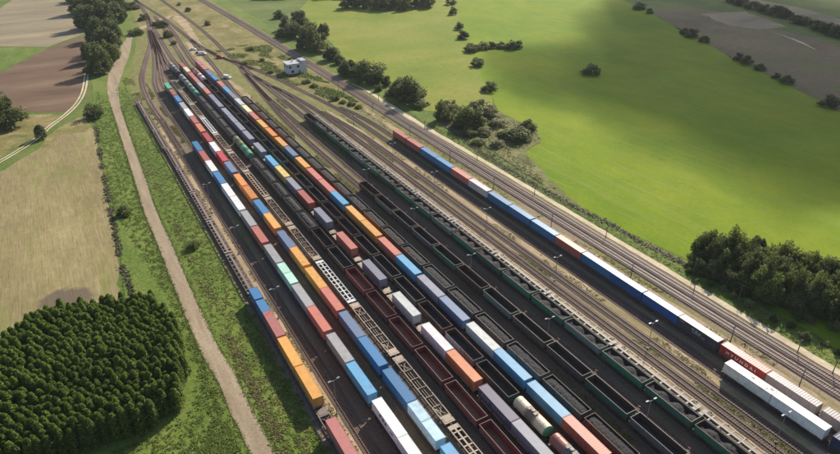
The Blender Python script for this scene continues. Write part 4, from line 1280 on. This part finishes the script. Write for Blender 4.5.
# ------------------------------------------------------------------ cars
def car_meshes(van):
    L, w = (5.2, 0.98) if van else (4.5, 0.9)
    h = L / 2
    if van: prof = [(-h, 0.45), (-h, 1.05), (-h + 0.75, 1.25), (-h + 1.5, 2.05), (h - 0.15, 2.1), (h, 1.7), (h, 0.45)]
    else: prof = [(-h, 0.4), (-h, 0.78), (-h + 1.15, 0.95), (-h + 1.85, 1.45), (h - 1.15, 1.47), (h - 0.4, 1.0), (h, 0.9), (h, 0.4)]
    mb = MB(); n = len(prof)
    vs = []
    for sx in (-1, 1):
        for y, z in prof:
            k = 0.82 if z > 1.3 else 1.0
            vs.append((sx * w * k, y, z))
    fs = [(i, (i + 1) % n, n + (i + 1) % n, n + i) for i in range(n)] + [tuple(range(n)), tuple(range(n, 2 * n))[::-1]]
    mb.add(vs, fs)
    body = mb.mesh('body', [MC['white']])
    bm = bmesh.new(); bm.from_mesh(body); bmesh.ops.recalc_face_normals(bm, faces=bm.faces); bm.to_mesh(body); bm.free()
    g = MB()
    a, b = prof[2], prof[3]
    def lerp(p, q, t, o=0.012): return (p[0] + (q[0] - p[0]) * t, p[1] + (q[1] - p[1]) * t + o)
    p0 = lerp(a, b, 0.1); p1 = lerp(a, b, 0.92)
    g.add([(-w * 0.85, *p0), (w * 0.85, *p0), (w * 0.74, *p1), (-w * 0.74, *p1)], [(0, 1, 2, 3)])
    if not van:
        p0 = lerp(prof[4], prof[5], 0.1); p1 = lerp(prof[4], prof[5], 0.9)
        g.add([(-w * 0.74, *p0), (w * 0.74, *p0), (w * 0.84, *p1), (-w * 0.84, *p1)], [(0, 1, 2, 3)])
    zt = 1.8 if van else 1.36; zb = 1.25 if van else 1.0
    for s in (-1, 1):
        y0 = -h + 1.7; y1 = (-h + 2.7) if van else (h - 1.2)
        g.add([(s * w * 1.005, y0 - 0.3, zb), (s * w * 1.005, y1 + 0.3, zb), (s * w * 0.86, y1, zt), (s * w * 0.86, y0 + 0.2, zt)], [(0, 1, 2, 3)])
    glass = g.mesh('window', [M_GLASS])
    wm = MB(); wm.tube((-0.1, 0, 0), (0.1, 0, 0), 0.33, n=14)
    return L, w, body, glass, wm.mesh('wheel', [M_TYRE])
def vehicle(x, y, rz, colour, van, label):
    L, w, bo, gl, wh = cached(('car', van), car_meshes, van)
    t = thing('parked_van' if van else 'parked_car', label, 'van' if van else 'car', (x, y, 0.26), rz)
    obj('body', bo, t, mat=MC[colour]); obj('window', gl, t)
    for sx in (-1, 1):
        for sy in (-1, 1):
            obj('wheel', wh, t, (sx * (w - 0.05), sy * (L / 2 - 0.85), 0.33))
vehicle(84.5, 472.5, R(58), 'white', False, 'white car parked farther from the dark car on the sandy strip')
vehicle(85.6, 460.0, R(70), 'black', False, 'dark car parked between the two white cars')
vehicle(86.9, 455.4, R(62), 'white', True, 'white van parked nearest the long middle container train')
vehicle(95.3, 440.0, R(40), 'red', True, 'dark red van standing near the lead track')
# tarpaulin-covered load by the far container train
vehicle(86.3, 387.0, R(35), 'white', True, 'lone white van beside the far part of the middle container train')

# ------------------------------------------------------------------ vegetation
def card_cloud(centers, sizes, normals=None, up_bias=0.0, aspect=1.0):
    """one leaf-shaped quad per centre, random orientation"""
    n = len(centers)
    a = rng.normal(size=(n, 3))
    if normals is not None: a = a * 0.75 + normals
    a[:, 2] += up_bias
    a /= np.linalg.norm(a, axis=1)[:, None]
    b = rng.normal(size=(n, 3)); u = np.cross(a, b); u /= np.linalg.norm(u, axis=1)[:, None]
    v = np.cross(a, u)
    s = sizes[:, None]
    P4 = np.stack([centers - u * s * aspect, centers - v * s * 0.55, centers + u * s * aspect, centers + v * s * 0.55], 1)
    return P4.reshape(-1, 3)

def cards_mesh(name, pts, mat):
    n = len(pts) // 4
    me = bpy.data.meshes.new(name)
    me.vertices.add(n * 4); me.vertices.foreach_set('co', pts.astype(np.float32).ravel())
    me.loops.add(n * 4); me.loops.foreach_set('vertex_index', np.arange(n * 4, dtype=np.int32))
    me.polygons.add(n); me.polygons.foreach_set('loop_start', np.arange(0, n * 4, 4, dtype=np.int32))
    me.update(calc_edges=True); me.validate()
    me.materials.append(mat)
    return me

def crown_round(H, r, n, leaf, z0=0.25, lobes=9):
    """broad crown: clumps on an uneven shell"""
    C = []; NRM = []
    lob = []
    for i in range(lobes):
        a = rng.uniform(0, 2 * np.pi); el = math.asin(rng.uniform(-0.75, 1.0))
        q = np.array([math.cos(a) * math.cos(el), math.sin(a) * math.cos(el), math.sin(el)]) * rng.uniform(0.5, 0.86)
        lob.append((q, rng.uniform(0.16, 0.42)))
    lob.append((np.array([0, 0, 0.1]), 0.62))
    for i in range(n):
        q, lr = lob[rng.integers(len(lob))]
        d = rng.normal(size=3); d /= np.linalg.norm(d)
        p = q + d * lr * rng.uniform(0.62, 1.18)
        C.append(p); NRM.append(d)
    C = np.array(C); NRM = np.array(NRM)
    hz = H * (1 - z0) / 2
    C[:, 2] = np.where(C[:, 2] < 0, C[:, 2] * 0.4, C[:, 2])
    C = C * np.array([r, r, H / 1.4]) + np.array([0, 0, H * 0.4 / 1.4])
    C[:, 2] = np.maximum(C[:, 2], 0.1)
    return card_cloud(C, rng.uniform(0.6, 1.25, n) * leaf, NRM)

def crown_cone(H, r, n, leaf):
    t = rng.uniform(0, 1, n) ** 0.75
    z = H * (0.08 + 0.92 * t)
    rad = r * np.sqrt(np.clip(1.03 - t ** 2.2, 0, 1)) * rng.uniform(0.55, 1.08, n)
    # whorled shoots: leaves bunch along branches
    a = rng.integers(0, 9, n) * (2 * np.pi / 9) + rng.normal(0, 0.22, n) + t * 5
    C = np.stack([np.cos(a) * rad, np.sin(a) * rad, z], 1)
    NRM = np.stack([np.cos(a), np.sin(a), np.full(n, 0.6)], 1)
    return card_cloud(C, rng.uniform(0.6, 1.3, n) * leaf, NRM)

def trunk_mesh(H, r):
    mb = MB()
    mb.tube((0, 0, 0), (0.1, 0.05, H * 0.55), r, r * 0.5, 7)
    mb.tube((0.1, 0.05, H * 0.55), (0, 0, H * 0.85), r * 0.5, r * 0.15, 6)
    for i in range(5):
        a = i * 1.3; z = H * (0.3 + 0.09 * i); l = H * 0.24
        mb.tube((0, 0, z), (math.cos(a) * l, math.sin(a) * l, z + l * 0.7), r * 0.35, r * 0.1, 5)
    return mb.mesh('trunk', [M_BARK])

BROAD = {'dark': [cards_mesh('crown', crown_round(10, 5, 5200, 0.42, 0.0, 30), L_DARK) for _ in range(4)],
         'mid': [cards_mesh('crown', crown_round(10, 5, 5200, 0.42, 0.0, 30), L_MID) for _ in range(4)],
         'pale': [cards_mesh('crown', crown_round(10, 5, 2600, 0.42, 0.10, 10), L_PALE) for _ in range(2)],
         'bush': [cards_mesh('crown', crown_round(10, 5, 2600, 0.50, 0.0, 20), L_DARK) for _ in range(3)],
         'midbush': [cards_mesh('crown', crown_round(10, 5, 2600, 0.50, 0.0, 20), L_MID) for _ in range(3)],
         'palebush': [cards_mesh('crown', crown_round(10, 5, 1800, 0.52, 0.0, 12), L_PALE) for _ in range(2)],
         'rust': [cards_mesh('crown', crown_round(10, 5, 900, 0.62, 0.02, 11), L_RUST)],
         'cone': [cards_mesh('crown', crown_cone(10, 3.4, 1800, 0.46), L_DARK) for _ in range(2)]}
TRUNK = trunk_mesh(10, 0.28)
def tree(x, y, H, r, kind, label, group, cat='tree', name='tree'):
    k = r / (3.4 if kind == 'cone' else 5.0)
    t = thing(name, label, cat, (x, y, 0.05), random.uniform(0, 6.28), group, (k, k, H / 10.0))
    obj('crown', random.choice(BROAD[kind]), t)
    obj('trunk', TRUNK, t)
def px_tree(px, py, wpx, hpx, kind, label, group, cat='tree', name='tree', hs=1.0):
    x, y = W(px, py)
    d = math.sqrt(x * x + y * y + CAM_H ** 2)
    m = FPX / d
    ce = math.sqrt(x * x + y * y) / d
    r = wpx / 2 / m * 1.12
    y += r * 0.45; x += r * 0.2
    H = max(1.2, (hpx - wpx * 0.5 * (CAM_H / d) * 0.35) / (m * ce)) * hs
    k = 0.92 if cat == 'shrub' else 1.08
    tree(x, y, max(H * 0.92, r * 0.85), r * k, kind, label, group, cat, name)

def many(lst, kind, label, group, cat='tree', name='tree'):
    base = label
    for i, q in enumerate(lst):
        if len(lst) > 1: label = base + (f', {ORD[i + 1]} of the row' if len(lst) < 33 else '')
        kd = q[4] if len(q) > 4 else kind
        lb = q[5] if len(q) > 5 else label
        px_tree(q[0], q[1], q[2], q[3], kd, lb, group, cat, name)

many([(278, 19, 9, 8), (281, 38, 10, 9), (289, 31, 14, 14), (299, 25, 15, 14), (293, 39, 15, 16), (306, 50, 19, 23), (317, 53, 18, 26), (324, 38, 11, 15), (311, 38, 14, 16, 'mid')],
     'dark', 'dark broadleaf tree in the thicket behind the white railway building', 'trees behind the railway building')
many([(333, 61, 15, 14), (339, 65, 10, 10, 'mid'), (350, 77, 19, 17), (362, 79, 16, 16), (371, 84, 27, 23), (386, 86, 10, 10), (398, 97, 22, 19), (411, 104, 28, 28), (405, 101, 18, 20, 'mid')],
     'dark', 'dark leafy tree in the line of trees beside the main line', 'trees along the main line')
many([(378, 92, 8, 7), (419, 109, 14, 8), (425, 106, 10, 6, 'palebush')], 'midbush', 'low green bush at the foot of the main line trees', 'bushes along the main line', 'bush', 'bush')
many([(445, 122, 17, 21, 'dark'), (472, 130, 25, 23, 'mid'), (462, 126, 16, 14, 'mid')], 'dark', 'leafy tree in the clump at the green field corner', 'trees in the field corner')
many([(484, 118, 24, 21), (460, 119, 15, 15), (452, 112, 14, 14)], 'pale', 'pale thin-leaved tree in the clump at the green field corner', 'pale trees in the field corner')
many([(528, 131, 15, 11, 'bush'), (518, 142, 26, 9), (458, 129, 11, 8, 'bush'), (492, 119, 16, 8, 'palebush'), (500, 127, 18, 7, 'palebush'), (485, 137, 16, 7, 'palebush'), (505, 138, 14, 6), (470, 137, 14, 7), (478, 145, 12, 6), (498, 148, 14, 5, 'palebush')],
     'midbush', 'rounded bush on the rough ground beside the tree clump', 'bushes in the field corner', 'bush', 'bush')
many([(451, 5, 10, 8), (453, 15, 8, 8), (459, 30, 10, 7), (463, 39.5, 14, 8), (478, 67, 14, 9), (491, 92, 17, 10)], 'bush', 'dark round shrub in the row dividing the two green fields', 'shrubs dividing the green fields', 'shrub', 'shrub')
many([(472, 52.5, 16, 8), (483, 50, 14, 7), (492, 49, 12, 6), (502, 49, 12, 6), (512, 50, 12, 9), (519, 49, 10, 8)], 'bush', 'dark shrub in the short hedge running into the green field', 'hedge shrubs in the green field', 'shrub', 'shrub')
px_tree(592, 75, 15, 10, 'bush', 'lone dark round tree out in the middle of the green field', None, 'tree', 'tree')
many([(640, 10, 12, 7), (650, 14, 7, 5), (686, 35, 10, 6), (694, 38, 14, 8), (706, 43, 10, 6), (740, 61, 10, 7), (749, 65, 12, 8), (762, 71, 11, 6), (778, 79, 8, 5), (788, 84, 13, 6), (832, 108, 18, 10)],
     'bush', 'dark shrub along the far edge of the green field', 'shrubs on the far field edge', 'shrub', 'shrub')
many([(735, 3, 12, 7), (743, 6, 12, 7), (756, 10, 13, 7), (766, 13, 12, 7), (780, 17, 16, 9), (788, 19, 10, 7), (800, 24, 12, 7), (808, 26, 11, 7), (820, 31, 14, 8), (829, 34, 12, 9), (838, 37, 14, 9), (850, 40, 14, 9)],
     'bush', 'dark tree in the hedgerow beyond the dark field', 'hedgerow beyond the dark field')
far = [(348 + 8 * i + random.uniform(-2, 2), 8.5 + random.uniform(-1, 1) + (1.5 if 3 < i < 8 else 0), 13, 15) for i in range(11)] + [(352 + 9 * i, -2 + random.uniform(-1, 1), 14, 12) for i in range(10)] + [(262 + 10 * i, -1 + random.uniform(-1, 1), 13, 9) for i in range(9)]
many(far, 'bush', 'dark tree on the edge of the far wood at the top', 'trees of the far wood')
many([(98, 76, 20, 28), (110, 67, 15, 24, 'mid'), (91, 64, 15, 20), (105, 54, 22, 24), (95, 42, 18, 22), (112, 40, 17, 20), (86, 30, 19, 22), (101, 27, 22, 24), (115, 24, 16, 18), (79, 15, 17, 18), (92, 14, 18, 18), (106, 12, 18, 18), (118, 10, 14, 14), (75, 3, 16, 14), (90, 2, 18, 14), (106, 0, 18, 14), (82, -8, 18, 16), (98, -10, 18, 16)],
     'dark', 'tall dark tree in the belt between ploughed field and dirt road', 'tree belt by the ploughed field')
many([(4, 130, 26, 34), (-10, 126, 24, 30)], 'dark', 'large dark tree at the edge of the ploughed field', 'trees at the edge of the ploughed field')
px_tree(93, 119, 15, 14, 'bush', 'round dark bush beside the pale wheel tracks', None, 'bush', 'bush')
px_tree(41, 140, 8, 13, 'cone', 'small conical tree beside the pale wheel tracks', None, 'tree', 'tree')
px_tree(123, 217, 11, 10, 'bush', 'dark bush on the grass strip between stubble and road', None, 'bush', 'bush')
px_tree(192, 250, 11, 9, 'midbush', 'grey-green bush in the weeds right of the dirt road', None, 'bush', 'bush')
many([(132, 10, 11, 7), (143, 21, 8, 6), (162, 28, 10, 6), (157, 26, 8, 5), (168, 38, 8, 7), (174, 45, 5, 4), (135, 36, 12, 7, 'midbush'), (179, 6, 4, 3), (188, 12, 5, 4)], 'bush', 'dark bush in the scrub at the yard throat', 'bushes at the yard throat', 'bush', 'bush')
px_tree(207, 26, 6, 5, 'rust', 'rusty red bush on the sandy scrub', None, 'bush', 'bush')
many([(250, 51, 7, 4), (245, 65, 5, 3), (262, 62, 5, 4), (306, 84, 8, 3), (314, 88, 8, 3), (335, 101, 9, 4), (343, 104, 6, 4), (352, 106, 8, 4), (359, 109, 6, 4), (270, 74, 6, 3)], 'midbush', 'low green bush on the scrub between yard tracks and main line', 'bushes on the scrub', 'bush', 'bush')

# big clump at right
def in_poly(p, poly):
    x, y = p; c = False; n = len(poly)
    for i in range(n):
        x1, y1 = poly[i]; x2, y2 = poly[(i + 1) % n]
        if (y1 > y) != (y2 > y) and x < (x2 - x1) * (y - y1) / (y2 - y1) + x1: c = not c
    return c
poly = [(155.5, 101), (156.5, 86), (160.5, 74), (166, 60), (174, 40), (196, 34), (184, 70), (175, 92), (166, 104)]
pl = []
tries = 0
while len(pl) < 92 and tries < 9000:
    tries += 1
    p = (random.uniform(152, 196), random.uniform(34, 106))
    if in_poly(p, poly) and all((p[0] - q[0]) ** 2 + (p[1] - q[1]) ** 2 > 2.9 ** 2 for q in pl): pl.append(p)
for p in pl:
    edge = p[0] < 160 or p[0] < 160 + (80 - p[1]) * 0.36
    tree(p[0], p[1], random.uniform(4.5, 7) if edge else random.uniform(8.5, 11.5), random.uniform(3.0, 4.0), random.choice(['dark', 'dark', 'mid']), 'tall dark tree in the big thicket between main line and green field', 'trees of the big thicket')
for i in range(16):
    tree(random.uniform(152.5, 155.5), 100 - i * 4.2 + random.uniform(-1, 1), random.uniform(1.2, 2.4), random.uniform(0.9, 1.6), random.choice(['midbush', 'palebush', 'bush']), 'low bush at the foot of the big thicket', 'bushes below the big thicket', 'bush', 'bush')

for i in range(22):
    v = random.uniform(38, 80)
    tree(161 + (80 - v) * 0.30 + random.uniform(-4.5, 2), v, random.uniform(1.8, 4.0), random.uniform(1.4, 2.6), random.choice(['midbush', 'palebush', 'bush', 'midbush']), 'low bush at the foot of the big thicket', 'bushes below the big thicket', 'bush', 'bush')

# plantation: closely set young trees
PL = [cards_mesh('crown', crown_cone(10, 1.25, 1100, 0.30), L_PLANT) for _ in range(6)]
blk = [(-46, 118), (-3, 114.5), (4.5, 118), (8.2, 128), (9.6, 142), (9.0, 154), (5.5, 160.5), (-4, 164), (-15, 167), (-22, 166.5), (-26, 162), (-33, 153), (-46, 150)]
cnt = 0
yy = 113.0; row = 0
spots = []
while yy < 168:
    xx = -46 + (row % 2) * 1.0
    while xx < 11:
        p = (xx + random.uniform(-0.5, 0.5), yy + random.uniform(-0.5, 0.5))
        if in_poly(p, blk): spots.append(p)
        xx += 1.95
    yy += 1.75; row += 1
# keep those the frame can show first
spots = [p for p in spots if p[0] > -41]
spots.sort(key=lambda p: p[0] ** 2 + p[1] ** 2)
for p in spots[:300]:
    H = random.uniform(6.4, 8.6)
    k = random.uniform(0.85, 1.12)
    t = thing('plantation_tree', 'slender young tree packed in the dense plantation beside the dirt road', 'tree', (p[0], p[1], 0.08), random.uniform(0, 6.28), 'trees of the plantation', (k, k, H / 10))
    obj('crown', random.choice(PL), t)
    obj('trunk', TRUNK, t)

rest = []
for p in spots[300:]:
    me = PL[random.randrange(6)]
    co = np.empty(len(me.vertices) * 3, np.float32); me.vertices.foreach_get('co', co); co = co.reshape(-1, 3)
    k = random.uniform(0.85, 1.12); a = random.uniform(0, 6.28)
    rest.append(np.stack([(co[:, 0] * math.cos(a) - co[:, 1] * math.sin(a)) * k + p[0], (co[:, 0] * math.sin(a) + co[:, 1] * math.cos(a)) * k + p[1], co[:, 2] * random.uniform(0.68, 0.84) + 0.08], 1))
tag(obj('plantation_trees_beyond', cards_mesh('plantation_trees_beyond', np.concatenate(rest), L_PLANT)), 'farther trees of the dense plantation beside the stubble field', 'trees', 'trees of the plantation', 'stuff')

# ground cover: one scattered mass per kind
def cover(name, label, pts, size, mat, per=5, cat='ground cover'):
    pts = np.array(pts)
    n = len(pts)
    c = np.repeat(pts, per, 0)
    s = np.repeat(size * rng.uniform(0.5, 1.4, n), per)
    off = rng.normal(size=(n * per, 3)) * s[:, None] * np.array([0.6, 0.6, 0.13])
    off[:, 2] = np.abs(off[:, 2]) + 0.1 * s
    c3 = np.concatenate([c, np.full((n * per, 1), 0.15)], 1) + off
    me = cards_mesh(name, card_cloud(c3, s * 0.6 * rng.uniform(0.6, 1.3, n * per), up_bias=2.2), mat)
    o = obj(name, me)
    return tag(o, label, cat, None, 'stuff')
def scatter(poly, n, thr=-1.0, freq=0.12, seed=0):
    xs = [p[0] for p in poly]; ys = [p[1] for p in poly]
    out = []
    for _ in range(n * 4):
        p = (random.uniform(min(xs), max(xs)), min(ys) + (max(ys) - min(ys)) * random.random() ** 1.6)
        if in_poly(p, poly) and mnoise.noise(Vector((p[0] * freq, p[1] * freq * 0.6, seed))) > thr: out.append(p)
        if len(out) >= n: break
    return out
v_left = [(2.0, 100), (13.4, 100), (13.6, 200), (15, 290), (18, 370), (14, 400), (8, 340), (5, 290), (3, 240), (10.5, 165), (10.5, 112)]
v_right = [(19.6, 90), (29.6, 90), (29.8, 200), (29.2, 360), (30, 400), (24, 400), (21, 330), (19.3, 220)]
cover('weeds', 'green weeds covering the verge left of the dirt road', scatter(v_left, 5200, -0.1, 0.7), 0.34, L_WEED)
cover('weeds', 'green weeds covering the strip right of the dirt road', scatter(v_right, 4600, -0.1, 0.7, seed=3), 0.36, L_WEED)
low = [(-34, 92), (13.2, 92), (12.8, 126), (10.5, 128), (7, 117), (-2, 113), (-34, 113)]
cover('weeds', 'lush green weeds at the foot of the dense plantation', scatter(low, 3600, -0.2, 0.6, 5), 0.36, L_WEED)
cover('dry_weeds', 'dry brown weeds along the strip right of the dirt road', scatter(v_right, 1500, 0.05, 0.5, 8) + scatter([(20.2, 90), (22.4, 90), (22.6, 250), (20.4, 250)], 700, 0.0), 0.36, L_DRY)
cover('brush', 'dark tangled brush along the stubble field edge', [(np.interp(y, [165, 195, 240, 290, 340, 365], [2, 1.6, 3.2, 5.2, 8, 9]) + random.gauss(0, 0.35), y) for y in np.random.default_rng(3).uniform(166, 365, 900) if mnoise.noise(Vector((y * 0.09, 0, 2))) > -0.15], 0.6, L_BRUSH)
ditch = [(156.5, 252), (150.5, 217), (149.8, 155), (151.5, 136), (151.6, 117), (153.4, 98)]
dd = dense(ditch, 0.5)
cover('brush', 'grey-brown brush along the ditch between sand path and green field', [(q[0] + 2.6 + random.gauss(0, 0.7), q[1] + random.gauss(0, 0.6)) for q in dd for _ in range(6)], 0.5, L_BRUSH)
cover('weeds', 'green grass tussocks on the bank beside the sand path', [(random.uniform(149.4, 152.3), random.uniform(40, 300)) for _ in range(2200)], 0.3, L_WEED)
rough = P([(440, 122), (470, 118), (500, 112), (536, 130), (540, 140), (520, 150), (556, 190), (500, 165)])
cover('rough_grass', 'rough olive grass around the tree clump at the field corner', scatter(rough, 1500, -0.2, seed=5), 0.5, leafmat('rough_olive', (0.12, 0.13, 0.045), (0.25, 0.24, 0.10), 0.4))
scrub = [(124, 318), (117, 352), (111, 392), (103, 430), (97, 470), (136, 470), (136, 305)]
cover('scrub_weeds', 'olive scrub weeds around the white railway building', scatter(scrub, 3600, 0.0, 0.09, 4), 0.8, L_WEED, 4)
rc = dense([(17.2, 60)] + P([(263, 454), (241, 410), (226, 378), (205, 340), (184.5, 293), (167, 250), (151, 213), (137.5, 172), (125.5, 137), (116, 107)]), 0.35)
rn = normals2(rc)
fr = []
for q, n in zip(rc, rn):
    for sg in (-1, 1):
        for _ in range(3):
            v = q + n * sg * (2.15 + random.expovariate(2.2) - 0.2)
            fr.append((v[0], v[1]))
cover('road_edge_grass', 'grass tufts fringing the dirt road', fr, 0.26, L_WEED, 4)
yards = []
for xa, xb, n, ya, yb in ((84.0, 88.3, 2600, 190, 345), (98.0, 99.6, 900, 200, 340), (92.6, 94.4, 900, 205, 330), (113.2, 114.9, 1500, 40, 300), (33.8, 35.7, 1100, 70, 330), (38.9, 41.4, 1600, 290, 400), (117.9, 119.8, 900, 60, 290), (103.3, 104.7, 500, 100, 320), (129.8, 137.6, 1500, 60, 300), (84.2, 88.2, 700, 60, 190), (30, 36, 900, 330, 420)):
    for _ in range(n * 2):
        p = (random.uniform(xa, xb), ya + (yb - ya) * random.random() ** 1.3)
        if mnoise.noise(Vector((p[0] * 0.2, p[1] * 0.06, 6))) > 0.02: yards.append(p)
cover('yard_weeds', 'yellow-green weeds growing between the yard tracks', yards, 0.36, leafmat('yard_weeds', (0.085, 0.09, 0.022), (0.22, 0.20, 0.06), 0.25), 4)

# ------------------------------------------------------------------ haze
mb = MB()
mb.box(-1500, 2600, -900, 4200, -1.0, 112.0)
hm = bpy.data.materials.new('haze_air'); hm.use_nodes = True
hn = hm.node_tree; hn.nodes.clear()
hv = hn.nodes.new('ShaderNodeVolumePrincipled'); hv.inputs['Density'].default_value = 0.00005; hv.inputs['Color'].default_value = (0.86, 0.91, 1.0, 1)
hv.inputs['Anisotropy'].default_value = 0.3
ho = hn.nodes.new('ShaderNodeOutputMaterial'); hn.links.new(hv.outputs[0], ho.inputs['Volume'])
hz = obj('haze', mb.mesh('haze', [hm]))
hz['kind'] = 'stuff'
